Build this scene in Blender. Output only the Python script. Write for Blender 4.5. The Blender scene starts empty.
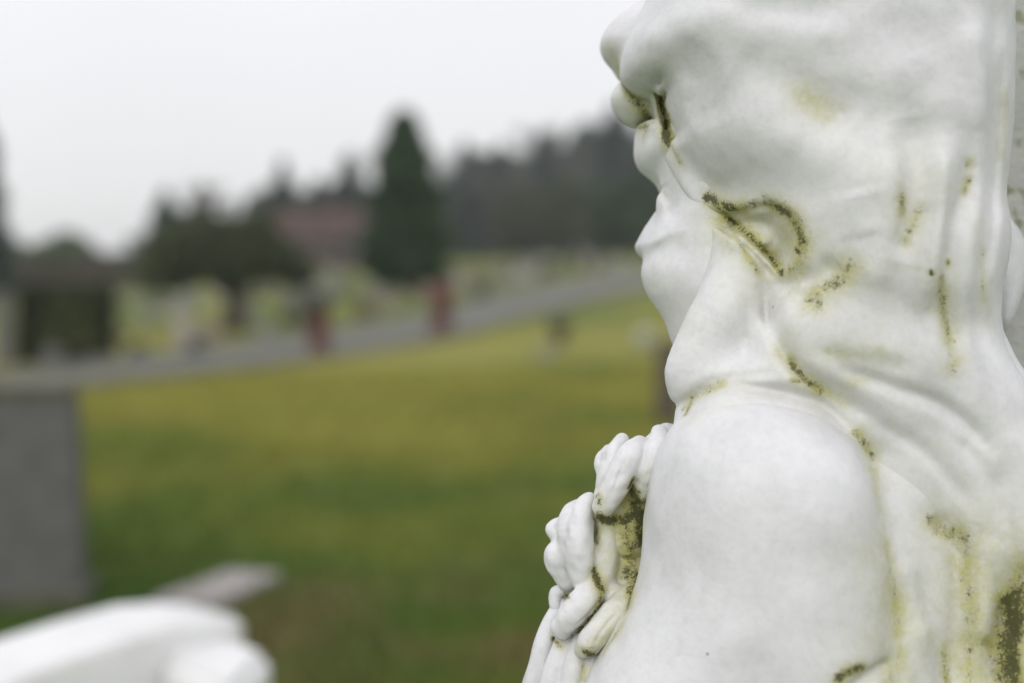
import bpy, bmesh, math, random
import numpy as np
from mathutils import Vector
from mathutils.bvhtree import BVHTree

random.seed(7); RNG = np.random.default_rng(7)
sc = bpy.context.scene
COL = sc.collection
F = 1422.2; CX, CY = 512.0, 341.5
HOR = 250.0
TH = math.atan((CY-HOR)/F)
CAM = np.array([0.0, 0.0, 1.5])
FWD = np.array([0.0, math.cos(TH), -math.sin(TH)])
UPV = np.array([0.0, math.sin(TH), math.cos(TH)])
RGT = np.array([1.0, 0.0, 0.0])
S = 1.0/F            # metres per sculpting unit: the statue stands one metre away

def softplus(x, k=0.18): return k*np.log1p(np.exp(np.clip(x/k, -40, 40)))
def ground_z(X, Y):
    lin = 0.31 + 0.043*(np.minimum(Y, 45.0)-26.0) + 0.07*(X-0.33)
    return 1.40*np.tanh(softplus(lin)/1.40)
def ray(px, py):
    d = FWD + RGT*(px-CX)/F + UPV*(CY-py)/F
    return d/d[1]
def unproj(px, py, lift=0.0):
    d = ray(px, py); t0 = 2.0
    for t in np.geomspace(2.0, 900, 900):
        p = CAM + d*t
        if p[2] <= ground_z(p[0], p[1]) + lift:
            a, b = t0, t
            for _ in range(30):
                m = (a+b)/2; q = CAM + d*m
                if q[2] <= ground_z(q[0], q[1]) + lift: b = m
                else: a = m
            return CAM + d*b
        t0 = t
    return CAM + d*900
def at(px, Y):
    X = (px-CX)/F*Y
    return X, Y, float(ground_z(X, Y))
def px_of_Y(Y): return Y/F

# ---------------------------------------------------------------- materials
def new_mat(name):
    m = bpy.data.materials.new(name); m.use_nodes = True
    nt = m.node_tree; b = nt.nodes['Principled BSDF']
    return m, nt, b
def N(nt, t, **kw):
    n = nt.nodes.new(t)
    for k, v in kw.items():
        if hasattr(n, k): setattr(n, k, v)
        else: n.inputs[k].default_value = v
    return n
def ramp(nt, stops, interp='LINEAR'):
    r = nt.nodes.new('ShaderNodeValToRGB'); r.color_ramp.interpolation = interp
    e = r.color_ramp.elements
    while len(e) < len(stops): e.new(0.5)
    for el, (p, c) in zip(e, stops):
        el.position = p; el.color = (c[0], c[1], c[2], 1)
    return r
def stone_mat(name, c1, c2, scale=6, rough=0.8, spots=None, bump=0.3):
    m, nt, b = new_mat(name); L = nt.links
    tc = N(nt, 'ShaderNodeTexCoord')
    n1 = N(nt, 'ShaderNodeTexNoise'); n1.inputs['Scale'].default_value = scale; n1.inputs['Detail'].default_value = 8; n1.inputs['Roughness'].default_value = 0.65
    L.new(tc.outputs['Object'], n1.inputs['Vector'])
    r = ramp(nt, [(0.3, c1), (0.7, c2)]); L.new(n1.outputs['Fac'], r.inputs['Fac'])
    out = r.outputs['Color']
    if spots:
        n2 = N(nt, 'ShaderNodeTexNoise'); n2.inputs['Scale'].default_value = scale*5; n2.inputs['Detail'].default_value = 4
        L.new(tc.outputs['Object'], n2.inputs['Vector'])
        r2 = ramp(nt, [(0.60, (0,0,0)), (0.68, (1,1,1))]); L.new(n2.outputs['Fac'], r2.inputs['Fac'])
        mx = N(nt, 'ShaderNodeMix', data_type='RGBA'); L.new(r2.outputs['Color'], mx.inputs['Factor'])
        L.new(out, mx.inputs['A']); mx.inputs['B'].default_value = (*spots, 1); out = mx.outputs['Result']
    L.new(out, b.inputs['Base Color']); b.inputs['Roughness'].default_value = rough
    n3 = N(nt, 'ShaderNodeTexNoise'); n3.inputs['Scale'].default_value = scale*12; n3.inputs['Detail'].default_value = 6
    L.new(tc.outputs['Object'], n3.inputs['Vector'])
    bp = N(nt, 'ShaderNodeBump'); bp.inputs['Strength'].default_value = bump; bp.inputs['Distance'].default_value = 0.005
    L.new(n3.outputs['Fac'], bp.inputs['Height']); L.new(bp.outputs['Normal'], b.inputs['Normal'])
    return m
def leaf_mat(name, ca, cb, rough=0.7):
    m, nt, b = new_mat(name); L = nt.links
    a = N(nt, 'ShaderNodeAttribute'); a.attribute_name = 'tone'
    r = ramp(nt, [(0.0, ca), (1.0, cb)]); L.new(a.outputs['Fac'], r.inputs['Fac'])
    L.new(r.outputs['Color'], b.inputs['Base Color']); b.inputs['Roughness'].default_value = rough
    return m

def marble_mat():
    m, nt, b = new_mat('white_marble'); L = nt.links
    tc = N(nt, 'ShaderNodeTexCoord')
    def noise(scale, detail=5, rough=0.6, dist=0.0):
        n = N(nt, 'ShaderNodeTexNoise'); n.inputs['Scale'].default_value = scale; n.inputs['Detail'].default_value = detail
        n.inputs['Roughness'].default_value = rough; n.inputs['Distortion'].default_value = dist
        L.new(tc.outputs['Object'], n.inputs['Vector']); return n
    def math_(op, x, y, clamp=False):
        n = N(nt, 'ShaderNodeMath', operation=op, use_clamp=clamp)
        for i, v in enumerate((x, y)):
            if isinstance(v, (int, float)): n.inputs[i].default_value = v
            else: L.new(v, n.inputs[i])
        return n.outputs[0]
    # body colour with faint cloudy greying
    big = noise(14, 7, 0.62, 0.6)
    base = ramp(nt, [(0.28, (0.57, 0.57, 0.583)), (0.5, (0.665, 0.662, 0.68)), (0.72, (0.72, 0.715, 0.735))])
    L.new(big.outputs['Fac'], base.inputs['Fac'])
    fine = noise(170, 6, 0.7)
    fr = ramp(nt, [(0.25, (0.90, 0.90, 0.89)), (0.55, (1, 1, 1))]); L.new(fine.outputs['Fac'], fr.inputs['Fac'])
    mul = N(nt, 'ShaderNodeMix', data_type='RGBA', blend_type='MULTIPLY'); mul.inputs['Factor'].default_value = 1
    L.new(base.outputs['Color'], mul.inputs['A']); L.new(fr.outputs['Color'], mul.inputs['B'])
    # thin algae film (attribute 'film') and dense moss (attribute 'moss'), both laid down on the stone itself
    fa = N(nt, 'ShaderNodeAttribute'); fa.attribute_name = 'film'
    ma = N(nt, 'ShaderNodeAttribute'); ma.attribute_name = 'moss'
    n2 = noise(55, 8, 0.7, 0.4); n3 = noise(260, 7, 0.75, 0.2)
    n5 = noise(150, 6, 0.7, 0.2)
    fsum = math_('ADD', math_('ADD', fa.outputs['Fac'], 0.03), math_('MULTIPLY', ma.outputs['Fac'], 1.45))
    fnz = math_('SUBTRACT', math_('ADD', math_('MULTIPLY', n2.outputs['Fac'], 1.5), math_('MULTIPLY', n5.outputs['Fac'], 1.3)), 0.78, True)
    film = math_('MULTIPLY', math_('MULTIPLY', fsum, fnz), 0.80, True)
    fm = N(nt, 'ShaderNodeMix', data_type='RGBA'); L.new(film, fm.inputs['Factor'])
    L.new(mul.outputs['Result'], fm.inputs['A']); fm.inputs['B'].default_value = (0.43, 0.42, 0.18, 1)
    # dense: threshold against fine noise so the edge breaks into crumbs
    n4 = noise(620, 5, 0.75, 0.3)
    brk = math_('ADD', math_('ADD', math_('MULTIPLY', n3.outputs['Fac'], 0.9), math_('MULTIPLY', n5.outputs['Fac'], 1.5)), math_('MULTIPLY', n4.outputs['Fac'], 1.3))
    brk = math_('SUBTRACT', math_('MULTIPLY', brk, 1.25), 1.78)
    mp_ = math_('POWER', ma.outputs['Fac'], 1.4)
    dens = math_('SUBTRACT', math_('MULTIPLY', mp_, 1.20), brk)
    dr = ramp(nt, [(0.0, (0, 0, 0)), (0.42, (0.95, 0.95, 0.95))])
    L.new(math_('ADD', dens, 0.02), dr.inputs['Fac'])
    dc = ramp(nt, [(0.0, (0.40, 0.375, 0.14)), (0.22, (0.23, 0.215, 0.06)), (0.50, (0.055, 0.056, 0.016))])
    L.new(math_('ADD', dens, 0.02), dc.inputs['Fac'])
    dm = N(nt, 'ShaderNodeMix', data_type='RGBA'); L.new(dr.outputs['Color'], dm.inputs['Factor'])
    L.new(fm.outputs['Result'], dm.inputs['A']); L.new(dc.outputs['Color'], dm.inputs['B'])
    # a few tiny dark pits
    pit = N(nt, 'ShaderNodeTexVoronoi'); pit.inputs['Scale'].default_value = 55; L.new(tc.outputs['Object'], pit.inputs['Vector'])
    pr = ramp(nt, [(0.045, (1, 1, 1)), (0.075, (0, 0, 0))]); L.new(pit.outputs['Distance'], pr.inputs['Fac'])
    sel = N(nt, 'ShaderNodeSeparateColor'); L.new(pit.outputs['Color'], sel.inputs['Color'])
    gate = math_('GREATER_THAN', sel.outputs[0], 0.93)
    pf = math_('MULTIPLY', math_('MULTIPLY', pr.outputs['Color'], gate), 0.75)
    pm = N(nt, 'ShaderNodeMix', data_type='RGBA'); L.new(pf, pm.inputs['Factor'])
    L.new(dm.outputs['Result'], pm.inputs['A']); pm.inputs['B'].default_value = (0.16, 0.14, 0.10, 1)
    L.new(pm.outputs['Result'], b.inputs['Base Color'])
    b.inputs['Roughness'].default_value = 0.5
    b.inputs['Specular IOR Level'].default_value = 0.35
    sub = math_('SUBTRACT', 0.22, math_('MULTIPLY', dr.outputs['Color'], 0.22), True)
    L.new(sub, b.inputs['Subsurface Weight'])
    b.inputs['Subsurface Radius'].default_value = (1.0, 0.95, 0.85); b.inputs['Subsurface Scale'].default_value = 0.004
    h = math_('ADD', math_('MULTIPLY', fine.outputs['Fac'], 0.6), math_('MULTIPLY', n2.outputs['Fac'], 1.0))
    h = math_('ADD', h, math_('MULTIPLY', math_('MULTIPLY', dr.outputs['Color'], n3.outputs['Fac']), 3.0))
    bp = N(nt, 'ShaderNodeBump'); bp.inputs['Strength'].default_value = 0.42; bp.inputs['Distance'].default_value = 0.0012
    L.new(h, bp.inputs['Height']); L.new(bp.outputs['Normal'], b.inputs['Normal'])
    return m
MARBLE = marble_mat()

# ---------------------------------------------------------------- object helpers
def tag(o, label=None, cat=None, group=None, kind=None):
    if label: o['label'] = label
    if cat: o['category'] = cat
    if group: o['group'] = group
    if kind: o['kind'] = kind
    return o
def empty(name, loc, rz=0.0):
    o = bpy.data.objects.new(name, None); COL.objects.link(o)
    o.location = loc; o.rotation_euler = (0, 0, rz); o.empty_display_size = 0.1
    return o
def link_mesh(name, me, mat, parent=None, smooth=False):
    o = bpy.data.objects.new(name, me); COL.objects.link(o)
    if mat: me.materials.append(mat)
    if smooth: me.polygons.foreach_set('use_smooth', [True]*len(me.polygons))
    if parent: o.parent = parent
    return o
def np_mesh(name, verts, faces):
    """faces: (n,k) int array"""
    me = bpy.data.meshes.new(name)
    n, k = faces.shape
    me.vertices.add(len(verts)); me.vertices.foreach_set('co', verts.astype(np.float32).ravel())
    me.loops.add(n*k); me.loops.foreach_set('vertex_index', faces.astype(np.int32).ravel())
    me.polygons.add(n); me.polygons.foreach_set('loop_start', np.arange(0, n*k, k, dtype=np.int32))
    me.update(calc_edges=True); me.validate()
    return me
def bm_obj(name, bm, mat, parent=None, smooth=False):
    me = bpy.data.meshes.new(name); bmesh.ops.recalc_face_normals(bm, faces=bm.faces); bm.to_mesh(me); bm.free()
    return link_mesh(name, me, mat, parent, smooth)
def prism(pts, y0, y1, bevel=0.0, seg=2, jitter=0.0):
    """outline in (x,z), extruded along y"""
    bm = bmesh.new()
    a = [bm.verts.new((x, y0, z)) for x, z in pts]; b = [bm.verts.new((x, y1, z)) for x, z in pts]
    bm.faces.new(a); bm.faces.new(b[::-1]); n = len(pts)
    for i in range(n): bm.faces.new((a[i], b[i], b[(i+1) % n], a[(i+1) % n]))
    if bevel:
        bmesh.ops.recalc_face_normals(bm, faces=bm.faces)
        ed = [e for e in bm.edges if len(e.link_faces) == 2 and e.calc_face_angle(0) > 0.5]
        bmesh.ops.bevel(bm, geom=ed, offset=bevel, segments=seg, affect='EDGES', profile=0.6)
    return bm
def box_bm(w, d, h, bevel=0.01, z0=0.0, x=0.0, y=0.0):
    return prism([(x-w/2, z0), (x+w/2, z0), (x+w/2, z0+h), (x-w/2, z0+h)], y-d/2, y+d/2, bevel)
def lathe_bm(prof, seg=24, x=0.0, y=0.0):
    bm = bmesh.new(); rings = []
    for r, z in prof:
        rings.append([bm.verts.new((x+r*math.cos(2*math.pi*i/seg), y+r*math.sin(2*math.pi*i/seg), z)) for i in range(seg)])
    for a, b in zip(rings, rings[1:]):
        for i in range(seg): bm.faces.new((a[i], a[(i+1) % seg], b[(i+1) % seg], b[i]))
    bm.faces.new(rings[0][::-1]); bm.faces.new(rings[-1])
    return bm

# ---------------------------------------------------------------- sculpting with distance fields
def sp(u, v, w):
    """picture-plane position (as seen) + depth -> sculpt coordinates (orthogonal, same unit on all axes)"""
    k = 1+w/F
    return CX+(u-CX)*k, CY+(v-CY)*k, w
def to_world(P):
    u, v, w = P[:, 0], P[:, 1], P[:, 2]
    return CAM + FWD*(1.0+w*S)[:, None] + RGT*((u-CX)*S)[:, None] + UPV*((CY-v)*S)[:, None]
def catmull(P, closed=True, n=6):
    P = np.array(P, float); out = []
    m = len(P)
    rng = range(m) if closed else range(m-1)
    for i in rng:
        p0 = P[(i-1) % m] if closed or i > 0 else P[i]
        p1 = P[i]; p2 = P[(i+1) % m]
        p3 = P[(i+2) % m] if closed or i+2 < m else P[(i+1) % m]
        for t in np.linspace(0, 1, n, endpoint=False):
            out.append(0.5*((2*p1)+(-p0+p2)*t+(2*p0-5*p1+4*p2-p3)*t*t+(-p0+3*p1-3*p2+p3)*t**3))
    if not closed: out.append(P[-1])
    return np.array(out)
def smin(a, b, k):
    if k <= 0: return np.minimum(a, b)
    h = np.maximum(k-np.abs(a-b), 0)/k
    return np.minimum(a, b)-h*h*(k*0.25)
def gblur(a, s):
    if s <= 0: return a
    r = int(3*s)+1; x = np.arange(-r, r+1); g = np.exp(-x*x/(2*s*s)); g /= g.sum()
    p = np.pad(a, r, mode='edge')
    p = np.apply_along_axis(lambda m: np.convolve(m, g, 'valid'), 0, p)
    return np.apply_along_axis(lambda m: np.convolve(m, g, 'valid'), 1, p)
class Grid:
    def __init__(s, u0, u1, v0, v1, w0, w1, h):
        s.h = h
        s.u = np.arange(u0, u1, h, dtype=np.float32); s.v = np.arange(v0, v1, h, dtype=np.float32); s.w = np.arange(w0, w1, h, dtype=np.float32)
        s.U, s.V = np.meshgrid(s.u, s.v, indexing='ij')
        s.shape = (len(s.u), len(s.v), len(s.w))
        s.W = s.w[None, None, :]
    def poly2d(s, pts, w):
        P = catmull([sp(a, b, w)[:2] for a, b in pts])
        d = np.full(s.U.shape, 1e9, np.float32); ins = np.zeros(s.U.shape, bool)
        for (x1, y1), (x2, y2) in zip(P, np.roll(P, -1, 0)):
            ex, ey = x2-x1, y2-y1; L2 = ex*ex+ey*ey+1e-9
            t = np.clip(((s.U-x1)*ex+(s.V-y1)*ey)/L2, 0, 1)
            d = np.minimum(d, (s.U-x1-t*ex)**2+(s.V-y1-t*ey)**2)
            c = ((y1 > s.V) != (y2 > s.V))
            if abs(ey) > 1e-9: ins ^= c & (s.U < ex*(s.V-y1)/ey+x1)
        d = np.sqrt(d); return np.where(ins, -d, d)
    def slab(s, pts, w0, R, T, tilt=(0, 0), c=None, blur=4.0, w=None):
        """outline with a full rounded body of half thickness T (edge radius R) around depth w0"""
        d = s.poly2d(pts, w0 if w is None else w)
        if blur: 
            db = gblur(d, blur/s.h); t = np.clip(-d/(2.0*blur), 0, 1)
            d = d*(1-t)+db*t
        e = np.maximum(1+d/R, 0)
        # soften the plateau start
        e = np.where(e < 1, np.sqrt(e*e+0.0), e)
        c = c or (700, 300)
        wc = w0 + tilt[0]*(s.U-c[0]) + tilt[1]*(s.V-c[1])
        q = (s.W-wc[:, :, None])/T
        return ((np.sqrt((e*e)[:, :, None]+q*q)-1)*min(R, T)).astype(np.float32)
    def chain(s, pts, smooth=5, k=0):
        """tapered tube through (u,v,w,r)"""
        P = [(*sp(a, b, w), r) for a, b, w, r in pts]
        P = catmull(P, closed=False, n=smooth) if smooth > 1 and len(P) > 2 else np.array(P, float)
        out = np.full(s.shape, 60.0, np.float32)
        pad = 26
        for A, B in zip(P, P[1:]):
            r = max(A[3], B[3])+pad
            i0, i1 = np.searchsorted(s.u, [min(A[0], B[0])-r, max(A[0], B[0])+r])
            j0, j1 = np.searchsorted(s.v, [min(A[1], B[1])-r, max(A[1], B[1])+r])
            k0, k1 = np.searchsorted(s.w, [min(A[2], B[2])-r, max(A[2], B[2])+r])
            if i0 >= i1 or j0 >= j1 or k0 >= k1: continue
            x = s.u[i0:i1, None, None]-A[0]; y = s.v[None, j0:j1, None]-A[1]; z = s.w[None, None, k0:k1]-A[2]
            e = B[:3]-A[:3]; L2 = float(e@e)+1e-9
            t = np.clip((x*e[0]+y*e[1]+z*e[2])/L2, 0, 1)
            d = np.sqrt((x-t*e[0])**2+(y-t*e[1])**2+(z-t*e[2])**2)-(A[3]+t*(B[3]-A[3]))
            sub = out[i0:i1, j0:j1, k0:k1]; np.minimum(sub, d, out=sub)
        return out
    def ell(s, c, r):
        x, y, z = sp(*c)
        q = np.sqrt(((s.u-x)/r[0])[:, None, None]**2+((s.v-y)/r[1])[None, :, None]**2+((s.w-z)/r[2])[None, None, :]**2)
        return ((q-1)*min(r)).astype(np.float32)
    def line2d(s, pts, w):
        P = catmull([sp(a, b, w)[:2] for a, b in pts], closed=False) if len(pts) > 2 else np.array([sp(a, b, w)[:2] for a, b in pts])
        d = np.full(s.U.shape, 1e9, np.float32); tt = np.zeros(s.U.shape, np.float32)
        n = len(P)-1
        for i, ((x1, y1), (x2, y2)) in enumerate(zip(P, P[1:])):
            ex, ey = x2-x1, y2-y1; L2 = ex*ex+ey*ey+1e-9
            t = np.clip(((s.U-x1)*ex+(s.V-y1)*ey)/L2, 0, 1)
            dd = (s.U-x1-t*ex)**2+(s.V-y1-t*ey)**2
            m = dd < d; d[m] = dd[m]; tt[m] = ((i+t)/n)[m]
        return np.sqrt(d), tt
    def grooves(s, lst, w):
        """list of (points, sigma, depth): positive cuts in, negative raises"""
        h = np.zeros(s.U.shape, np.float32)
        for pts, sg, dp in lst:
            d, t = s.line2d(pts, w)
            taper = np.clip(np.minimum(t, 1-t)*4+0.35, 0, 1)
            h += dp*taper*np.exp(-(d/sg)**2)
        return h
def surface_nets(g, f):
    ins = f < 0
    nx, ny, nz = f.shape
    c = np.zeros((nx-1, ny-1, nz-1), np.uint8)
    for a in (0, 1):
        for b in (0, 1):
            for d in (0, 1):
                c += ins[a:nx-1+a, b:ny-1+b, d:nz-1+d]
    act = (c > 0) & (c < 8); del c
    idx = np.argwhere(act)
    lut = np.full(act.shape, -1, np.int32); lut[act] = np.arange(len(idx))
    I, J, K = idx.T
    acc = np.zeros((len(idx), 3)); cnt = np.zeros(len(idx))
    corners = [(a, b, d) for a in (0, 1) for b in (0, 1) for d in (0, 1)]
    vals = {c_: f[I+c_[0], J+c_[1], K+c_[2]] for c_ in corners}
    for c_ in corners:
        for ax in range(3):
            if c_[ax] == 0:
                c2 = list(c_); c2[ax] = 1; c2 = tuple(c2)
                a, b = vals[c_], vals[c2]; m = (a < 0) != (b < 0)
                t = np.where(m, a/np.where(m, a-b, 1), 0)
                p = np.array(c_, float)[None, :].repeat(len(idx), 0); p[:, ax] = t
                acc[m] += p[m]; cnt[m] += 1
    V = idx+acc/cnt[:, None]
    V = np.stack([g.u[0]+V[:, 0]*g.h, g.v[0]+V[:, 1]*g.h, g.w[0]+V[:, 2]*g.h], 1)
    Q = []
    for ax in range(3):
        sl = [slice(None)]*3; sl2 = [slice(None)]*3
        sl[ax] = slice(0, -1); sl2[ax] = slice(1, None)
        a = ins[tuple(sl)]; b = ins[tuple(sl2)]
        e = np.argwhere(a != b)
        o = [x for x in range(3) if x != ax]
        ok = (e[:, o[0]] > 0) & (e[:, o[1]] > 0) & (e[:, o[0]] < act.shape[o[0]]) & (e[:, o[1]] < act.shape[o[1]])
        e = e[ok]; flip = a[tuple(e.T)]
        def cell(d0, d1):
            q = e.copy(); q[:, o[0]] += d0; q[:, o[1]] += d1
            return lut[tuple(q.T)]
        q = np.stack([cell(-1, -1), cell(0, -1), cell(0, 0), cell(-1, 0)], 1)
        if ax == 1: flip = ~flip
        q[~flip] = q[~flip][:, ::-1]
        Q.append(q)
    Q = np.concatenate(Q); Q = Q[(Q >= 0).all(1)]
    return V, Q[:, ::-1]
def wobble(g, amp, wl, seed):
    r = np.random.default_rng(seed); out = np.zeros(g.shape, np.float32)
    for _ in range(11):
        k = r.normal(size=3); k = k/np.linalg.norm(k)*2*math.pi/(wl*r.uniform(0.6, 1.5)); ph = r.uniform(0, 6.28)
        out += np.sin(g.u[:, None, None]*k[0]+g.v[None, :, None]*k[1]+g.w[None, None, :]*k[2]+ph).astype(np.float32)
    return out*(amp/8)

#------ body: near shoulder with upper arm, back and chest under the robe
SHOULDER = [(700,402),(676,422),(661,448),(651,480),(646,515),(643,550),(636,590),(616,633),(590,683),(566,760),(560,960),(900,960),(905,760),(897,640),(889,560),(876,490),(852,440),(812,410),(760,393),(725,394)]
BACK = [(800,430),(880,400),(980,420),(1090,455),(1180,540),(1230,700),(1240,960),(760,960),(790,640)]
CHEST = [(690,440),(655,500),(622,575),(590,640),(562,700),(545,780),(540,960),(900,960),(900,480)]
def body_field(g):
    f = g.slab(SHOULDER, 10, 112, 118, tilt=(-0.10, 0.05), c=(760, 560), blur=14)
    f = smin(f, g.slab(BACK, 75, 95, 120, tilt=(-0.05, -0.05), c=(980, 640), blur=12), 45)
    f = smin(f, g.slab(CHEST, 140, 60, 95, tilt=(-0.2, 0), c=(650, 650), blur=8), 20)
    f += g.grooves([([(684,412),(698,403),(718,394),(748,388),(790,393),(828,405),(852,426)], 7, 8),([(868,445),(882,480),(893,540),(897,600),(888,660)], 22, 5), ([(905,560),(915,620),(905,700)], 14, -5),
                  ([(940,520),(962,545),(968,600),(960,690)], 13, 8), ([(1045,560),(1025,600),(1010,650),(1015,700)], 18, 13),
                  ([(1000,540),(990,590),(985,650)], 16, -6), ([(830,690),(855,670),(885,660)], 7, 8), ([(925,620),(930,700)], 12, -6)], -60)[:, :, None]
    f += wobble(g, 1.5, 60, 21)
    return f
#------ hair: skull mass, forehead rolls, lock over the jaw, tresses down the back
SKULL = [(665,-40),(640,12),(627,42),(622,62),(626,80),(640,90),(654,97),(660,120),(669,145),(684,172),(702,196),(735,225),(775,262),(800,320),(880,350),(950,340),(976,290),(986,210),(993,120),(991,20),(970,-60),(930,-130),(840,-160),(750,-145),(695,-95)]
ROLL = [(668,-16),(640,2),(617,18),(604,32),(599,45),(603,58),(611,68),(622,82),(645,84),(680,60),(690,10)]
CURL = [(624,79),(617,86),(612,97),(614,109),(621,119),(630,126),(638,128),(652,126),(664,112),(656,94),(640,80)]
FALL = [(742,215),(752,280),(742,330),(712,352),(688,372),(682,400),(706,425),(770,420),(850,455),(930,560),(1000,680),(1100,740),(1180,640),(1110,500),(1034,410),(1004,366),(984,300),(982,220),(900,130),(800,150)]
SIDELOBE = [(998,212),(1010,224),(1020,243),(1023,265),(1020,292),(1010,318),(998,332),(985,310),(980,240)]
def hair_field(g):
    f = g.slab(SKULL, 95, 105, 165, tilt=(-0.12, 0.06), c=(830, 100), blur=12, w=95)
    f = smin(f, g.slab(FALL, 68, 80, 118, tilt=(-0.02, 0.02), c=(850, 380), blur=10), 40)
    f = smin(f, g.ell((764,238,62), (48,50,52)), 30)
    f = smin(f, g.chain([(680,160,92,12),(690,180,84,11),(706,202,70,12),(728,228,58,15),(752,258,52,22)]), 24)
    f = smin(f, g.ell((667,112,168), (19,30,34)), 12)
    f = smin(f, g.chain([(748,262,55,34),(733,300,35,36),(710,338,32,32),(695,372,35,30),(700,396,42,24),(722,412,50,14)]), 26)
    f = smin(f, g.slab(ROLL, 205, 32, 60, blur=3), 10)
    f = smin(f, g.slab(CURL, 178, 20, 34, blur=2), 5)
    f = smin(f, g.chain([(930,240,130,46),(965,262,185,34),(992,272,225,24)]), 12)
    f = smin(f, g.slab(SIDELOBE, 235, 22, 40, blur=3), 10)
    # long loose tresses
    f = smin(f, g.chain([(958,-40,50,26),(972,60,48,22),(975,160,48,18),(964,250,46,16),(956,320,42,18),(975,380,38,22),(1020,455,36,26),(1070,545,40,34)]), 26)
    f = smin(f, g.chain([(992,120,90,9),(990,200,90,10),(982,290,88,13),(994,350,84,16),(1030,415,78,22),(1080,505,80,30)]), 12)
    f = smin(f, g.chain([(795,330,-10,18),(850,345,-14,22),(905,354,-14,24),(958,378,-12,25),(1005,430,-8,28),(1050,510,0,34)]), 42)
    f = smin(f, g.chain([(800,386,0,12),(860,405,-8,16),(920,430,-8,18),(985,480,-4,22),(1030,560,5,30)]), 38)
    G = g.grooves([
        ([(684,412),(698,403),(718,394),(748,388),(790,393),(828,405),(852,426)], 7, 8),
        ([(735,62),(775,80),(815,100),(850,128)], 24, 7), ([(690,110),(740,135),(800,150)], 26, -5),
        ([(720,30),(790,28),(860,50),(905,100)], 26, -5), ([(655,20),(700,60),(720,120)], 16, 5), ([(640,10),(680,40),(690,90)], 14, -4),
        ([(700,-20),(760,10),(830,20)], 16, 4),
        ([(903,120),(908,170),(902,225),(893,262)], 16, 8), ([(880,150),(885,230),(872,290)], 16, -5),
        ([(966,140),(958,190),(946,240),(945,290),(952,330),(962,385)], 12, 10), ([(935,150),(930,220),(924,300)], 9, -5),
        ([(925,200),(920,260),(930,330)], 10, 5),
        ([(988,20),(991,110),(988,200),(976,290),(985,360),(1010,420)], 10, 5),
        ([(1000,60),(1000,160),(990,260)], 6, 3),
        ([(960,30),(972,100),(968,170)], 12, -5),
        ([(838,262),(822,275),(800,285),(812,300)], 13, 8), ([(850,190),(860,240)], 20, -4),
        ([(775,275),(780,320),(790,352),(808,375),(835,392),(860,410)], 9, 10),
        ([(693,400),(715,385),(745,378),(775,375)], 6, 5),
        ([(820,352),(870,362),(905,368)], 10, 4), ([(840,368),(890,385),(950,410),(990,450)], 8, 7),
        ([(850,405),(885,425),(930,455),(975,510)], 8, 5),
        ([(1000,470),(1010,540),(1040,620)], 10, 6), ([(960,440),(985,470),(1010,530)], 7, 4),
    ], -50)
    G = G*0.72
    # the hollow under the hair by the ear
    pk = g.poly2d([(708,198),(735,203),(760,203),(784,208),(797,225),(803,243),(799,262),(786,274),(774,262),(755,244),(730,222)], -40)
    pk = np.clip(-gblur(pk, 2.0/g.h)/13.0, 0, 1); pk = pk*pk*(3-2*pk)
    G = G + 17*pk + g.grooves([([(707,198),(725,212),(748,236),(768,258),(782,274)], 3.6, 6), ([(712,200),(740,208),(770,204),(790,216),(800,240)], 4.5, 5),
                               ([(742,236),(762,232),(778,244)], 9, -6)], -40)
    # pocket between the roll and the hair mass
    G = G + g.grooves([([(660,96),(662,112),(667,130),(672,146)], 5, 9), ([(657,94),(650,88)], 4, 5)], 120)
    wt = np.clip((150-g.W)/40, 0, 1)
    f = f + G[:, :, None]*wt
    f += wobble(g, 2.0, 85, 3)+wobble(g, 0.6, 42, 5)
    return f
#------ face turned away to the left
FACE = [(660,112),(642,118),(636,130),(635,143),(635,156),(640,168),(650,178),(656,185),(659,196),(658,206),(652,217),(644,229),(638,240),(636,247),(639,254),(646,259),(655,262),(660,300),(700,340),(735,300),(725,190),(690,120)]
CHEEK = [(668,225),(654,245),(645,261),(643,276),(648,294),(657,308),(666,324),(673,345),(690,366),(722,360),(745,320),(742,260),(722,215),(696,198)]
def face_field(g):
    f = g.slab(FACE, 178, 42, 95, tilt=(-0.55, 0), c=(660, 200), blur=2.0)
    f = smin(f, g.slab(CHEEK, 130, 62, 75, tilt=(-0.35, -0.05), c=(690, 280), blur=6), 14)
    f = smin(f, g.chain([(676,200,128,20),(690,180,118,26)], 1), 20)
    f = f + g.grooves([([(662,183),(668,200),(672,222)], 6, 3.5), 
                       ([(652,112),(668,140),(684,172)], 5, 4)], 110)[:, :, None]
    f += wobble(g, 0.8, 40, 9)
    return f
#------ the two hands clasped at the breast
def hand_upper(g):
    f = g.chain([(660,433,66,9),(657,452,50,13.5),(649,474,48,13.5),(641,494,56,10)])                       # little finger side, against the shoulder
    f = smin(f, g.chain([(640,444,66,9),(631,456,50,14.5),(620,477,47,15),(610,496,47,13.5),(603,507,48,11)]), 4)    # near finger
    f = smin(f, g.chain([(622,440,86,7.5),(615,452,72,10),(608,474,66,9.5),(602,494,70,9)]), 2)                     # middle finger
    f = smin(f, g.chain([(608,450,100,6),(601,461,92,7),(603,476,88,7),(601,488,88,6)]), 2)                   # far finger
    f = smin(f, g.chain([(668,440,92,18),(652,460,84,21),(636,498,82,22),(628,540,86,22)]), 7)               # palm behind
    f += g.grooves([([(628,446),(620,466),(612,488)], 2.0, 1.5), ([(606,455),(604,462)], 2.0, 1.5)], 55)[:, :, None]
    f += wobble(g, 1.1, 16, 11)
    return f
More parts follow.
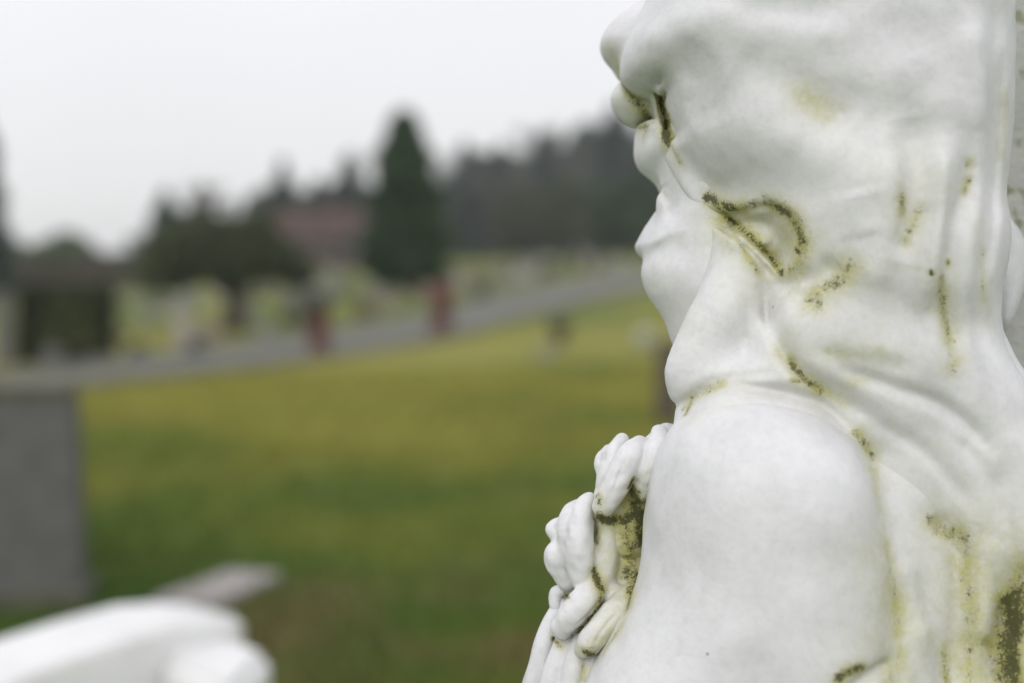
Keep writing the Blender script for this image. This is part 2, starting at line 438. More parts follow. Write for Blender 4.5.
def hand_lower(g):
    f = g.chain([(597,512,80,8),(589,500,84,8),(583,512,72,11),(580,545,66,15),(583,575,70,15),(588,590,74,12)])
    f = smin(f, g.chain([(578,505,94,6),(570,514,86,10),(569,535,80,13),(574,560,82,13)]), 5)
    f = smin(f, g.chain([(560,522,104,6),(553,528,100,7.5),(556,534,98,8)]), 2)
    f = smin(f, g.chain([(563,546,92,10),(557,554,88,13.5),(559,565,90,13),(567,580,90,11)]), 4)
    f = smin(f, g.chain([(568,588,98,7),(557,593,100,7.5),(556,604,98,7),(560,613,98,6)]), 2)
    f = smin(f, g.chain([(598,582,68,9),(588,597,58,14.5),(574,612,56,14.5),(562,628,62,12)]), 4)            # thumb, upper
    f = smin(f, g.chain([(636,590,66,12),(622,606,54,14.5),(603,626,46,14.5),(590,642,44,13.5),(582,650,50,9)]), 3)     # thumb, lower
    f = smin(f, g.chain([(608,520,86,14),(606,560,76,14),(604,585,74,13),(618,600,74,15)]), 6)                  # heel of the hand
    f = smin(f, g.chain([(630,500,98,20),(628,560,94,20),(632,610,88,20),(600,650,88,20)]), 7)
    f = smin(f, g.chain([(578,520,108,18),(585,570,106,20),(580,620,112,20),(575,660,100,22)]), 4)
    f += g.grooves([([(594,640),(600,628),(614,612)], 2.0, 1.6), ([(576,624),(590,612),(600,598)], 1.8, 1.5)], 50)[:, :, None]
    f += wobble(g, 1.3, 17, 12)
    return f
#------ gathered folds of the robe under the hands
def folds(g):
    f = g.chain([(561,606,100,9),(551,628,96,12),(543,655,92,13),(535,690,90,15),(520,760,90,20)])
    f = smin(f, g.chain([(566,634,78,8),(560,655,70,11),(553,680,66,14),(545,740,64,18)]), 3)
    f = smin(f, g.chain([(578,640,68,8),(575,660,58,11),(571,685,54,13),(566,740,50,18)]), 3)
    f = smin(f, g.chain([(592,655,62,8),(590,672,54,9),(590,700,46,12),(588,750,40,18)]), 3)
    f = smin(f, g.chain([(600,600,120,18),(585,650,110,26),(580,760,100,40)]), 4)
    f += wobble(g, 1.5, 20, 14)
    return f

def build_part(name, g, f):
    V, Q = surface_nets(g, f)
    W = to_world(V)
    return [name, V, W, Q]
parts = []
gb = Grid(520, 1260, 370, 985, -140, 262, 3.0)
fb = body_field(gb)
parts.append(build_part('body', gb, fb)); del fb, gb
gh = Grid(590, 1170, -180, 760, -115, 285, 2.5)
fh = hair_field(gh)
fh = smin(fh, body_field(gh)+3.5, 32)
# keep only what lies near the hair itself
crop = np.minimum(gh.slab([(600,-190),(592,300),(620,440),(690,505),(780,530),(850,610),(920,725),(1000,752),(1250,752),(1250,300),(1250,-190)], 0, 10, 400, blur=0), 1e6)
fh = np.maximum(fh, crop); parts.append(build_part('hair', gh, fh)); del fh, gh, crop
gf = Grid(622, 800, 100, 385, 25, 300, 1.6)
parts.append(build_part('face', gf, face_field(gf)))
g1 = Grid(585, 700, 420, 580, 20, 135, 1.2)
parts.append(build_part('hand', g1, hand_upper(g1)))
g2 = Grid(535, 665, 480, 685, 20, 150, 1.2)
parts.append(build_part('hand', g2, hand_lower(g2)))
g3 = Grid(480, 660, 575, 800, 10, 160, 1.8)
parts.append(build_part('robe_fold', g3, folds(g3)))

# moss strokes: (points seen in the photo, radius, strength); each is dropped onto the stone and grows round that spot
allV = np.concatenate([p[2] for p in parts]); off = np.cumsum([0]+[len(p[2]) for p in parts])
allQ = np.concatenate([p[3]+o for p, o in zip(parts, off)])
BVH = BVHTree.FromPolygons([tuple(v) for v in allV.tolist()], allQ.tolist())
def stroke_pts(pts, step=2.5):
    P = catmull(pts, closed=False, n=8) if len(pts) > 2 else np.array([np.array(pts[0])+(np.array(pts[-1])-np.array(pts[0]))*t for t in np.linspace(0, 1, 8)])
    out = []
    for a, b in P:
        d = ray(a, b); hit = BVH.ray_cast(Vector(CAM), Vector(d))
        if hit[0] is not None: out.append(np.array(hit[0]))
    return np.array(out)
MOSS = [
    ([(708,198),(722,206),(734,209)], 6, 0.9), ([(734,209),(755,205),(770,205)], 7, 0.66), ([(770,205),(785,210),(797,226),(802,244)], 9, 0.78), ([(778,206),(786,213)], 5, 0.9), ([(802,244),(798,262),(790,268)], 9, 0.6),
    ([(707,199),(725,214),(745,232),(765,252),(782,272)], 4.5, 0.82), ([(728,222),(742,248),(758,272)], 3.5, 0.6), ([(718,215),(728,245)], 5, 0.4),
    ([(785,215),(795,235),(793,255)], 10, 0.45), ([(796,250),(799,252)], 3, 0.95), 
    ([(657,97),(661,112),(666,128),(668,140)], 7, 1.0), ([(668,140),(680,162)], 3, 0.7), ([(666,93),(664,100)], 3, 0.8),
    ([(624,87),(634,98),(642,108),(648,118)], 7, 0.75), ([(636,128),(648,126)], 4, 0.8), ([(640,110),(650,122),(644,136)], 7, 0.5),
    ([(612,52),(617,60),(619,72)], 6, 0.5), ([(659,184),(666,196)], 2.5, 0.55),
    ([(902,198),(902,212)], 5, 0.7), ([(920,210),(912,228),(906,240)], 5, 0.6), ([(968,180),(964,192)], 4, 0.65), ([(969,162),(968,164)], 4, 0.7),
    ([(931,272),(932,274)], 2.2, 0.95), ([(948,262),(948,263)], 2.2, 0.95), ([(941,278),(942,300),(945,318),(950,340)], 5, 0.68), ([(948,340),(954,358),(952,370)], 6, 0.5),
    ([(848,268),(838,280),(822,290),(812,296),(816,304)], 9, 0.65), ([(790,296),(800,270)], 8, 0.3),
    ([(791,360),(797,372),(808,382),(820,390)], 5, 0.8), ([(820,388),(842,402)], 4, 0.5), ([(792,380),(806,382)], 2.5, 0.8), ([(778,352),(790,366)], 6, 0.4),
    ([(684,408),(692,400),(705,392),(722,384)], 4, 0.6), ([(686,414),(690,404)], 4, 0.75), ([(830,350),(860,356),(880,350)], 4, 0.35), ([(848,384),(862,380)], 5, 0.35),
    ([(856,432),(866,446),(872,458)], 5, 0.65), ([(872,458),(875,490)], 6, 0.35),
    ([(800,96),(815,104),(826,112)], 8, 0.42), ([(1006,95),(1004,150)], 4, 0.3), ([(984,250),(982,280),(984,300)], 3, 0.5),
    ([(886,545),(890,570),(896,600),(898,630)], 7, 0.5), ([(930,520),(945,535),(960,532),(965,545)], 7, 0.6), ([(962,540),(966,580),(972,620),(968,680)], 9, 0.52),
    ([(838,680),(848,672),(862,668)], 5, 0.9), ([(1014,600),(1014,625),(1010,650),(1014,680)], 13, 0.97), ([(1000,600),(996,640),(1000,700)], 14, 0.5), ([(1022,570),(1024,610)], 16, 0.6),
    ([(944,655),(948,690)], 5, 0.65), ([(985,640),(1000,655)], 6, 0.7), ([(898,655),(890,683)], 8, 0.5),
    ([(633,480),(629,487)], 3.5, 1.0), ([(632,492),(636,505),(640,520),(641,540)], 9, 0.98), ([(600,517),(612,520),(624,520),(634,514)], 6, 0.98), ([(626,530),(630,550),(628,575)], 9, 0.72),
    ([(598,498),(598,502)], 5, 0.75), ([(597,528),(597,542)], 3.5, 0.7), ([(636,575),(632,590),(628,606)], 7, 0.8), ([(622,625),(612,640),(605,650)], 5, 0.6),
    ([(594,571),(598,582),(602,590)], 5, 0.9), ([(602,590),(598,606),(590,620),(578,632)], 4, 0.8), ([(578,628),(600,606)], 3, 0.6),
    ([(586,653),(592,655)], 5, 0.85), ([(600,640),(590,650)], 7, 0.4), ([(553,638),(560,646)], 3, 0.8), ([(584,668),(583,678)], 4, 0.55), ([(566,594),(568,598)], 3, 0.8),
]
FILM = [
    ([(730,218),(765,238),(795,235)], 30, 0.95), ([(745,230),(780,262)], 20, 0.7), ([(740,280),(765,300)], 30, 0.3), ([(625,98),(640,115)], 20, 0.6), ([(612,60),(620,72)], 14, 0.5), ([(662,110),(668,130)], 12, 0.8),
    ([(905,170),(910,240)], 26, 0.28), ([(935,180),(960,200)], 22, 0.25), ([(940,270),(950,360)], 18, 0.4), ([(815,290),(845,275)], 24, 0.42),
    ([(785,340),(800,375),(840,400)], 18, 0.42), ([(690,402),(720,388),(745,385)], 14, 0.35), ([(820,350),(890,360)], 22, 0.22), ([(862,440),(875,480),(885,560),(890,640)], 16, 0.5),
    ([(870,560),(880,620),(860,683)], 34, 0.45), ([(800,95),(830,112)], 24, 0.38), ([(900,600),(895,680)], 40, 0.4), ([(945,530),(965,560),(968,680)], 30, 0.45),
    ([(1010,560),(1010,683)], 50, 0.75), ([(625,500),(632,560),(630,600)], 24, 0.95), ([(600,520),(598,600)], 13, 0.6), ([(620,620),(590,650)], 15, 0.55), ([(575,640),(585,683)], 12, 0.4),
    ([(655,130),(680,170)], 12, 0.3), ([(930,480),(960,560),(950,680)], 70, 0.22), ([(880,180),(900,300),(880,360)], 50, 0.16), ([(800,300),(820,370)], 40, 0.16), ([(690,420),(760,395),(840,420)], 12, 0.35), ([(650,470),(640,560),(620,640)], 8, 0.3), ([(660,300),(690,320)], 30, 0.22), ([(1000,90),(1005,200)], 10, 0.3), ([(980,230),(985,320)], 10, 0.3), ([(930,640),(990,660)], 40, 0.35),
]
def paint(lst):
    out = np.zeros(len(allV))
    for pts, r, a in lst:
        H = stroke_pts(pts)
        if not len(H): continue
        R = r*S*(1.5 if r < 12 else 1.0)
        m = ((allV > H.min(0)-2.2*R) & (allV < H.max(0)+2.2*R)).all(1)
        ii = np.nonzero(m)[0]
        if not len(ii): continue
        d = np.full(len(ii), 1e9)
        for h in H: d = np.minimum(d, ((allV[ii]-h)**2).sum(1))
        val = a*np.exp(-d/(R*R)*0.9)
        out[ii] = 1-(1-out[ii])*(1-val) if r > 12 else np.maximum(out[ii], val)
    return out
mossA = paint(MOSS); filmA = paint(FILM)

# statue stands on the ground: the Empty at its base
bx = float(to_world(np.array([[800.0, 600.0, 90.0]]))[0][0]); by = float(to_world(np.array([[800.0, 600.0, 90.0]]))[0][1])
STAT = empty('marble_statue', (bx, by, 0))
tag(STAT, 'weathered white marble statue of a long haired figure with hands at its breast, mossy', 'statue')
base = np.array([bx, by, 0.0])
for i, (name, V, W, Q) in enumerate(parts):
    me = np_mesh(name, W-base, Q)
    for an, arr in (('moss', mossA), ('film', filmA)):
        at_ = me.attributes.new(an, 'FLOAT', 'POINT'); at_.data.foreach_set('value', arr[off[i]:off[i+1]].astype(np.float32))
    o = link_mesh(name, me, MARBLE, STAT, smooth=True)
del allQ
# lower robe in folds down to the plinth
def lower_robe():
    seg = 160; zs = np.linspace(1.14, 0.42, 40); V = []
    for z in zs:
        t = (1.14-z)/0.72
        for i in range(seg):
            a = 2*math.pi*i/seg
            fold = 0.010*t*math.sin(a*13+1.5*math.sin(z*4))+0.006*math.sin(a*7+2+z*5)+0.012*t*math.sin(a*5+z*2)
            rx = 0.185+0.05*t+fold; ry = 0.125+0.06*t+fold
            V.append((0.055+rx*math.cos(a)-0.02*t, 0.02+ry*math.sin(a), z))
    Fq = []
    for j in range(len(zs)-1):
        for i in range(seg):
            Fq.append((j*seg+i, (j+1)*seg+i, (j+1)*seg+(i+1) % seg, j*seg+(i+1) % seg))
    return np_mesh('robe', np.array(V), np.array(Fq))
link_mesh('robe', lower_robe(), MARBLE, STAT, smooth=True)
bm_obj('plinth', box_bm(0.62, 0.55, 0.30, 0.015, z0=0.14), MARBLE, STAT)
bm_obj('plinth_step', box_bm(0.78, 0.70, 0.142, 0.012, z0=-0.002), MARBLE, STAT)

# ---------------------------------------------------------------- stone materials
M_GREY = stone_mat('grey_granite', (0.070,0.070,0.066), (0.112,0.112,0.105), 9, 0.75, (0.11,0.12,0.07))
M_MOSSY = stone_mat('mossy_granite', (0.045,0.048,0.03), (0.10,0.095,0.065), 16, 0.95)
M_PILLAR = stone_mat('lichened_limestone', (0.36,0.37,0.34), (0.50,0.50,0.47), 14, 0.9, (0.26,0.27,0.18), 0.6)
M_PALE = stone_mat('pale_stone', (0.15,0.15,0.14), (0.25,0.245,0.23), 7, 0.85, (0.25,0.25,0.18))
M_WHITE = stone_mat('white_stone', (0.66,0.66,0.65), (0.78,0.78,0.77), 4, 0.6, None, 0.2)
M_PINK = stone_mat('pinkish_stone', (0.25,0.23,0.222), (0.34,0.312,0.30), 10, 0.7, (0.30,0.25,0.24))
M_RED = stone_mat('red_granite', (0.060,0.016,0.012), (0.095,0.026,0.020), 20, 0.7, (0.09,0.02,0.02))
M_DARK = stone_mat('dark_granite', (0.035,0.035,0.04), (0.07,0.07,0.075), 20, 0.4)
M_BROWN = stone_mat('brown_granite', (0.045,0.034,0.024), (0.08,0.06,0.042), 16, 0.5)
M_TAN = stone_mat('tan_sandstone', (0.15,0.135,0.105), (0.24,0.21,0.165), 8, 0.9, (0.2,0.19,0.12))
M_BARK = stone_mat('bark', (0.045,0.038,0.03), (0.09,0.078,0.062), 12, 0.95, None, 0.8)
M_ASPH = stone_mat('road_asphalt', (0.105,0.107,0.084), (0.150,0.150,0.122), 1.2, 0.9, (0.15,0.14,0.12))
M_CONC = stone_mat('road_kerb', (0.12,0.12,0.10), (0.18,0.18,0.155), 5, 0.9)
M_ROOF = stone_mat('roof_tile', (0.045,0.024,0.018), (0.062,0.034,0.026), 3, 0.85)
M_WALL = stone_mat('house_brick', (0.05,0.036,0.032), (0.075,0.055,0.05), 4, 0.9)
M_GLASS = stone_mat('dark_window_glass', (0.02,0.022,0.025), (0.04,0.04,0.045), 3, 0.1, None, 0)
M_FRAME = stone_mat('window_frame_paint', (0.2,0.2,0.19), (0.26,0.26,0.25), 3, 0.5, None, 0.05)
M_BLUEPOT = stone_mat('slate_blue_glaze', (0.05,0.06,0.09), (0.08,0.09,0.12), 6, 0.4)
L_CON = leaf_mat('conifer_needles', (0.012,0.032,0.010), (0.040,0.078,0.026))
L_BLUE = leaf_mat('spruce_needles', (0.018,0.034,0.028), (0.045,0.070,0.052))
L_OLIVE = leaf_mat('evergreen_leaves', (0.022,0.034,0.014), (0.070,0.085,0.032))
L_HEDGE = leaf_mat('hedge_leaves', (0.010,0.019,0.004), (0.030,0.044,0.010))
L_SOFT = leaf_mat('grey_green_leaves', (0.050,0.078,0.040), (0.12,0.155,0.08))
L_BEECH = leaf_mat('winter_beech_leaves', (0.085,0.078,0.055), (0.17,0.155,0.115))
L_WOOD = leaf_mat('wood_leaves', (0.018,0.034,0.020), (0.060,0.080,0.050))
L_TWIG = leaf_mat('bare_twigs', (0.075,0.075,0.066), (0.16,0.16,0.145))
L_RED = leaf_mat('red_flowers', (0.18,0.02,0.02), (0.30,0.06,0.05))
L_PALE = leaf_mat('pale_flowers', (0.35,0.38,0.30), (0.62,0.64,0.58))

# ---------------------------------------------------------------- ground and road
def ground():
    xs = np.concatenate([-np.geomspace(900, 14, 26), np.arange(-13, 13.1, 0.65), np.geomspace(14, 900, 26)])
    ys = np.concatenate([[-300, -80, -20, -6], np.arange(-2, 62, 0.8), np.geomspace(64, 930, 24)])
    X, Y = np.meshgrid(xs, ys, indexing='ij')
    Z = ground_z(X, Y)
    V = np.stack([X, Y, Z], -1).reshape(-1, 3); nx, ny = X.shape
    i, j = np.meshgrid(np.arange(nx-1), np.arange(ny-1), indexing='ij')
    a = (i*ny+j).ravel(); Fq = np.stack([a, a+ny, a+ny+1, a+1], 1)
    return V, Fq
def lawn_nodes(nt, L, vec):
    big = N(nt, 'ShaderNodeTexNoise'); big.inputs['Scale'].default_value = 0.42; big.inputs['Detail'].default_value = 4; big.inputs['Roughness'].default_value = 0.55
    mp = N(nt, 'ShaderNodeMapping'); mp.inputs['Scale'].default_value = (1, 0.8, 1); mp.inputs['Location'].default_value = (3.1, 4.4, 0)
    L.new(vec, mp.inputs['Vector']); L.new(mp.outputs['Vector'], big.inputs['Vector'])
    sx = N(nt, 'ShaderNodeSeparateXYZ'); L.new(vec, sx.inputs['Vector'])
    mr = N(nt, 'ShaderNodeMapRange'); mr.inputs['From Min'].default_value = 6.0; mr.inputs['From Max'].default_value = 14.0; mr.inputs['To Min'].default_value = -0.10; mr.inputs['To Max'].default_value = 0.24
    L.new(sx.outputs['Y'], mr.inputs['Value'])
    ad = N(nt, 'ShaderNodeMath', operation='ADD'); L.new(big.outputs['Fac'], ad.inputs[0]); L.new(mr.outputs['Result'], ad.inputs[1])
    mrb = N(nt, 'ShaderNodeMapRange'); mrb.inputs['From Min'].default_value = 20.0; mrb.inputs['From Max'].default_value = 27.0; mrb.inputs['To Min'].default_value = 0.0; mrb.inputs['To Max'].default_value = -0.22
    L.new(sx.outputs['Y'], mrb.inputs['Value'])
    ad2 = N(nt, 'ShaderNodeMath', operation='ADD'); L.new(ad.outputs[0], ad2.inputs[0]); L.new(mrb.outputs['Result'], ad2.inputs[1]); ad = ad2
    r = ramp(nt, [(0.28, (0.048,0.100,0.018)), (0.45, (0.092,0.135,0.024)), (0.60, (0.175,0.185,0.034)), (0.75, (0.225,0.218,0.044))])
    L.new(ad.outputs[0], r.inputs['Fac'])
    # worn brownish patches
    br = N(nt, 'ShaderNodeTexNoise'); br.inputs['Scale'].default_value = 0.9; br.inputs['Detail'].default_value = 5
    mp2 = N(nt, 'ShaderNodeMapping'); mp2.inputs['Location'].default_value = (7.3, 1.9, 0); L.new(vec, mp2.inputs['Vector']); L.new(mp2.outputs['Vector'], br.inputs['Vector'])
    brr = ramp(nt, [(0.40, (0,0,0)), (0.58, (1,1,1))]); L.new(br.outputs['Fac'], brr.inputs['Fac'])
    dist = N(nt, 'ShaderNodeVectorMath', operation='DISTANCE'); L.new(vec, dist.inputs[0]); dist.inputs[1].default_value = (-0.25, 5.3, 0)
    fr = N(nt, 'ShaderNodeMapRange'); fr.inputs['From Min'].default_value = 1.6; fr.inputs['From Max'].default_value = 0.5; fr.inputs['To Min'].default_value = 0.12; fr.inputs['To Max'].default_value = 1.0
    L.new(dist.outputs['Value'], fr.inputs['Value'])
    mm = N(nt, 'ShaderNodeMath', operation='MULTIPLY'); L.new(brr.outputs['Color'], mm.inputs[0]); L.new(fr.outputs['Result'], mm.inputs[1])
    mx = N(nt, 'ShaderNodeMix', data_type='RGBA'); L.new(mm.outputs[0], mx.inputs['Factor']); L.new(r.outputs['Color'], mx.inputs['A']); mx.inputs['B'].default_value = (0.145,0.120,0.050,1)
    fn = N(nt, 'ShaderNodeTexNoise'); fn.inputs['Scale'].default_value = 14; fn.inputs['Detail'].default_value = 6; L.new(vec, fn.inputs['Vector'])
    f2 = ramp(nt, [(0.3, (0.72,0.72,0.72)), (0.7, (1.2,1.2,1.2))]); L.new(fn.outputs['Fac'], f2.inputs['Fac'])
    m2 = N(nt, 'ShaderNodeMix', data_type='RGBA', blend_type='MULTIPLY'); m2.inputs['Factor'].default_value = 1
    L.new(mx.outputs['Result'], m2.inputs['A']); L.new(f2.outputs['Color'], m2.inputs['B'])
    return m2.outputs['Result'], fn
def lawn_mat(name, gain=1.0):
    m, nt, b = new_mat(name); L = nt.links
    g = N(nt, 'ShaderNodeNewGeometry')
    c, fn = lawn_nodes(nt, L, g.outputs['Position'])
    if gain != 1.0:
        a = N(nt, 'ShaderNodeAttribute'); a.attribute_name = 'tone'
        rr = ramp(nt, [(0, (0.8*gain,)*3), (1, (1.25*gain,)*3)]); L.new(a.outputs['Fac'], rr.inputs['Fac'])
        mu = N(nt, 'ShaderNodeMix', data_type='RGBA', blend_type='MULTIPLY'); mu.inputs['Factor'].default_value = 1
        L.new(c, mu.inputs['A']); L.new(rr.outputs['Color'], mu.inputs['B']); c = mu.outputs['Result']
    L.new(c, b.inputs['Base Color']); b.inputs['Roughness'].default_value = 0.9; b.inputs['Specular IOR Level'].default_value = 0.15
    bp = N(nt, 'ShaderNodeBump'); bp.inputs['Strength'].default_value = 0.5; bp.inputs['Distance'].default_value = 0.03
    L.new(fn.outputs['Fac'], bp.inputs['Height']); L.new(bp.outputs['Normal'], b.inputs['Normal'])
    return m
V, Q = ground()
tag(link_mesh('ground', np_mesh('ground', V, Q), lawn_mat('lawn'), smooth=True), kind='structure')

LOW = [(-260,412),(-150,407),(-40,398),(80,388),(120,383),(200,375),(320,359),(440,340),(530,316),(600,300),(644,290),(760,268)]
UPP = [(-260,398),(-150,393),(-30,385),(60,373),(120,364),(200,355),(320,336),(440,315),(530,291),(600,278),(644,271),(760,258)]
def edge_line(E):
    P = catmull(E, closed=False, n=5)
    return np.array([unproj(a, b) for a, b in P])
eL, eU = edge_line(LOW), edge_line(UPP)
def strip(a, b, lift, cols=6):
    V = []; n = len(a)
    for p, q in zip(a, b):
        for t in np.linspace(0, 1, cols):
            r = p*(1-t)+q*t; V.append((r[0], r[1], float(ground_z(r[0], r[1]))+lift))
    Fq = [(i*cols+j, (i+1)*cols+j, (i+1)*cols+j+1, i*cols+j+1) for i in range(n-1) for j in range(cols-1)]
    return np_mesh('strip', np.array(V), np.array(Fq))
tag(link_mesh('road', strip(eL, eU, 0.035, 10), M_ASPH, smooth=True), kind='structure')
def kerb(E, side, nm):
    bm = bmesh.new(); prev = None
    d = np.gradient(E, axis=0); d[:, 2] = 0; d /= np.linalg.norm(d, axis=1)[:, None]
    nrm = np.stack([-d[:, 1], d[:, 0], 0*d[:, 0]], 1)*side
    for p, n_ in zip(E, nrm):
        z = float(ground_z(p[0], p[1])); ring = []
        for o_, h_ in ((0, -0.02), (0, 0.085), (0.012, 0.10), (0.11, 0.10), (0.12, 0.09), (0.12, -0.02)):
            q = p+n_*o_; ring.append(bm.verts.new((q[0], q[1], z+h_)))
        if prev:
            for i in range(5): bm.faces.new((prev[i], prev[i+1], ring[i+1], ring[i]))
        prev = ring
    return tag(bm_obj(nm, bm, M_CONC), kind='structure')
kerb(eL, -1, 'road_kerb'); kerb(eU, 1, 'road_kerb')

def grass():
    n = 90000
    Y = 4.2+RNG.random(n)**1.4*13.0; X = (RNG.random(n)*1.0-0.5)*(0.80*Y+0.6)
    z = ground_z(X, Y); a = RNG.random(n)*6.283; h = 0.025+RNG.random(n)*0.035; w = 0.0045+0.0008*Y
    lx, ly = (RNG.random(n)-0.5)*0.04, (RNG.random(n)-0.5)*0.04
    c, s_ = np.cos(a)*w, np.sin(a)*w
    A = np.stack([X-c, Y-s_, z-0.005], 1); B = np.stack([X+c, Y+s_, z-0.005], 1); C = np.stack([X+lx, Y+ly, z+h], 1)
    V = np.stack([A, B, C], 1).reshape(-1, 3); Fq = np.arange(3*n).reshape(-1, 3)
    me = np_mesh('grass', V, Fq); at_ = me.attributes.new('tone', 'FLOAT', 'POINT')
    at_.data.foreach_set('value', np.repeat(RNG.random(n), 3).astype(np.float32))
    tag(link_mesh('grass', me, lawn_mat('grass_blades', 1.15)), 'short winter grass of the lawn between the statue and the road', 'grass', kind='stuff')
grass()

# ---------------------------------------------------------------- foliage
def leaf_cloud(name, P, size, flat=0.0):
    n = len(P); a = RNG.normal(size=(n, 3)); a /= np.linalg.norm(a, axis=1)[:, None]
    b = RNG.normal(size=(n, 3)); b -= (b*a).sum(1)[:, None]*a; b /= np.linalg.norm(b, axis=1)[:, None]
    s = size*(0.5+RNG.random(n))[:, None]
    V = np.stack([P-a*s, P-b*s*0.6, P+a*s, P+b*s*0.6], 1).reshape(-1, 3)
    me = np_mesh(name, V, np.arange(4*n).reshape(-1, 4))
    cl = np.sin(P[:, 0]*3.1)+np.sin(P[:, 1]*2.7+1)+np.sin(P[:, 2]*3.7+2)
    t = np.clip(0.5+0.13*cl+0.25*(RNG.random(n)-0.5)*2, 0, 1)
    at_ = me.attributes.new('tone', 'FLOAT', 'POINT'); at_.data.foreach_set('value', np.repeat(t, 4).astype(np.float32))
    return me
def conifer_pts(n, h, r, r0=0.06, power=0.8, wav=1.0):
    t = RNG.random(n)**0.75; th = RNG.random(n)*6.283
    z = h*(r0+(1-r0)*(1-t)); 
    rr = r*t**power*(0.80+wav*(0.13*np.sin(th*5+z*3)+0.16*np.sin(z*9/h*3+th*2)))*(1+0.10*RNG.normal(size=n))
    k = rr*(0.35+0.65*RNG.random(n)**0.5)
    # rounded skirt
    low = np.clip((z/h-r0)/0.06, 0.65, 1); k = k*low
    return np.stack([k*np.cos(th), k*np.sin(th), z], 1)
def lobes_pts(n, lobes):
    tot = sum(l[3]**2 for l in lobes); P = []
    for x, y, z, r, fz in lobes:
        m = int(n*r*r/tot); d = RNG.normal(size=(m, 3)); d /= np.linalg.norm(d, axis=1)[:, None]
        q = d*(r*(0.55+0.5*RNG.random(m)**0.6)*(1+0.12*np.sin(d[:, 0]*9+x)*np.sin(d[:, 2]*8+y)))[:, None]; q[:, 2] *= fz
        P.append(q+np.array([x, y, z]))
    return np.concatenate(P)
def tube(bm, pts, seg=7):
    prev = None
    for i, (p, r) in enumerate(pts):
        p = Vector(p); q = Vector(pts[min(i+1, len(pts)-1)][0])-Vector(pts[max(i-1, 0)][0])
        q.normalize(); a = q.orthogonal().normalized(); b = q.cross(a)
        ring = [bm.verts.new(p+(a*math.cos(6.2832*k/seg)+b*math.sin(6.2832*k/seg))*r) for k in range(seg)]
        if prev:
            for k in range(seg): bm.faces.new((prev[k], prev[(k+1) % seg], ring[(k+1) % seg], ring[k]))
        else: bm.faces.new(ring[::-1])
        prev = ring
    bm.faces.new(prev)
def copy_tree(o, parent=None):
    c = o.copy(); COL.objects.link(c)
    if parent: c.parent = parent
    for ch in list(o.children): copy_tree(ch, c)
    return c
def conifer(name, loc, h, r, mat, label, group=None, n=5000, power=0.8, leaf=0.11, cat='conifer', r0=0.06, wav=1.0):
    t = empty(name, loc); tag(t, label, cat, group)
    bm = bmesh.new(); tube(bm, [((0,0,-0.1), 0.035*h*0.6), ((0.02,0,0.3*h), 0.022*h*0.6), ((0,0,0.92*h), 0.01)])
    bm_obj('trunk', bm, M_BARK, t, True)
    link_mesh('crown', leaf_cloud('crown', conifer_pts(n, h, r, r0, power, wav), leaf), mat, t)
    return t
def broad(name, loc, lobes, mat, label, group=None, n=5000, leaf=0.09, trunk_h=1.0, tr=0.12, cat='tree'):
    t = empty(name, loc); tag(t, label, cat, group)
    bm = bmesh.new(); tube(bm, [((0,0,-0.1), tr*1.25), ((0.03,0,trunk_h*0.5), tr*0.9), ((0,0.02,trunk_h), tr*0.8)], 9)
    for x, y, z, r, fz in lobes:
        tube(bm, [((0,0.02,trunk_h*0.8), tr*0.55), ((x*0.5,y*0.5,(trunk_h+z)*0.5), tr*0.35), ((x*0.9,y*0.9,z), tr*0.15)], 6)
    bm_obj('trunk', bm, M_BARK, t, True)
    link_mesh('crown', leaf_cloud('crown', lobes_pts(n, lobes), leaf), mat, t)
    return t
def bare(name, loc, h, spread, label, group=None, seed=1, cat='tree'):
    rg = random.Random(seed); t = empty(name, loc); tag(t, label, cat, group)
    bm = bmesh.new(); tips = []
    def grow(p, d, L, r, lv):
        q = p+d*L; mid = p+d*L*0.5+Vector((rg.uniform(-1,1), rg.uniform(-1,1), 0))*L*0.06
        (tube(bm, [(p, r), (mid, r*0.85), (q, r*0.65)], 5 if lv else 8))
        if lv >= 4: tips.append((q, d)); return
        for _ in range(rg.choice((2, 3, 3))):
            nd = (d+Vector((rg.uniform(-1,1), rg.uniform(-1,1), rg.uniform(-0.2,0.7)))*spread).normalized()
            grow(q if rg.random() < 0.7 else mid, nd, L*rg.uniform(0.55, 0.85), r*0.6, lv+1)
    grow(Vector((0,0,-0.1)), Vector((0,0,1)), h*0.30, h*0.02, 0)
    bm_obj('trunk', bm, M_BARK, t, True)
    V = []
    for q, d in tips:
        for _ in range(30):
            dd = (d+Vector((rg.gauss(0,.7), rg.gauss(0,.7), rg.gauss(0.2,.6)))).normalized(); L = h*rg.uniform(0.04, 0.10)
            s = dd.orthogonal().normalized()*h*0.0034; o_ = q-d*rg.uniform(0, 0.06)*h
            V += [o_-s, o_+s, o_+dd*L+s*0.3, o_+dd*L-s*0.3]
    me = np_mesh('twigs', np.array([tuple(v) for v in V]), np.arange(len(V)).reshape(-1, 4))
    at_ = me.attributes.new('tone', 'FLOAT', 'POINT'); at_.data.foreach_set('value', np.repeat(RNG.random(len(V)//4), 4).astype(np.float32))
    link_mesh('twigs', me, L_TWIG, t)
    return t
def hgt(py_top, Y): return 1.5+(HOR-py_top)/F*Y        # height above datum seen at row py_top

def tree_loc(px, Y): return at(px, Y)
# the tall dense conifer
p = unproj(405, 291); H = hgt(112, p[1])-p[2]
conifer('conifer_tree', tuple(p), H, 0.038*p[1], L_CON, 'tall dark green cone shaped conifer with a pointed top, beyond the road in the centre', n=18000, power=0.44, leaf=0.10*p[1]/40, r0=0.04, wav=0.6)
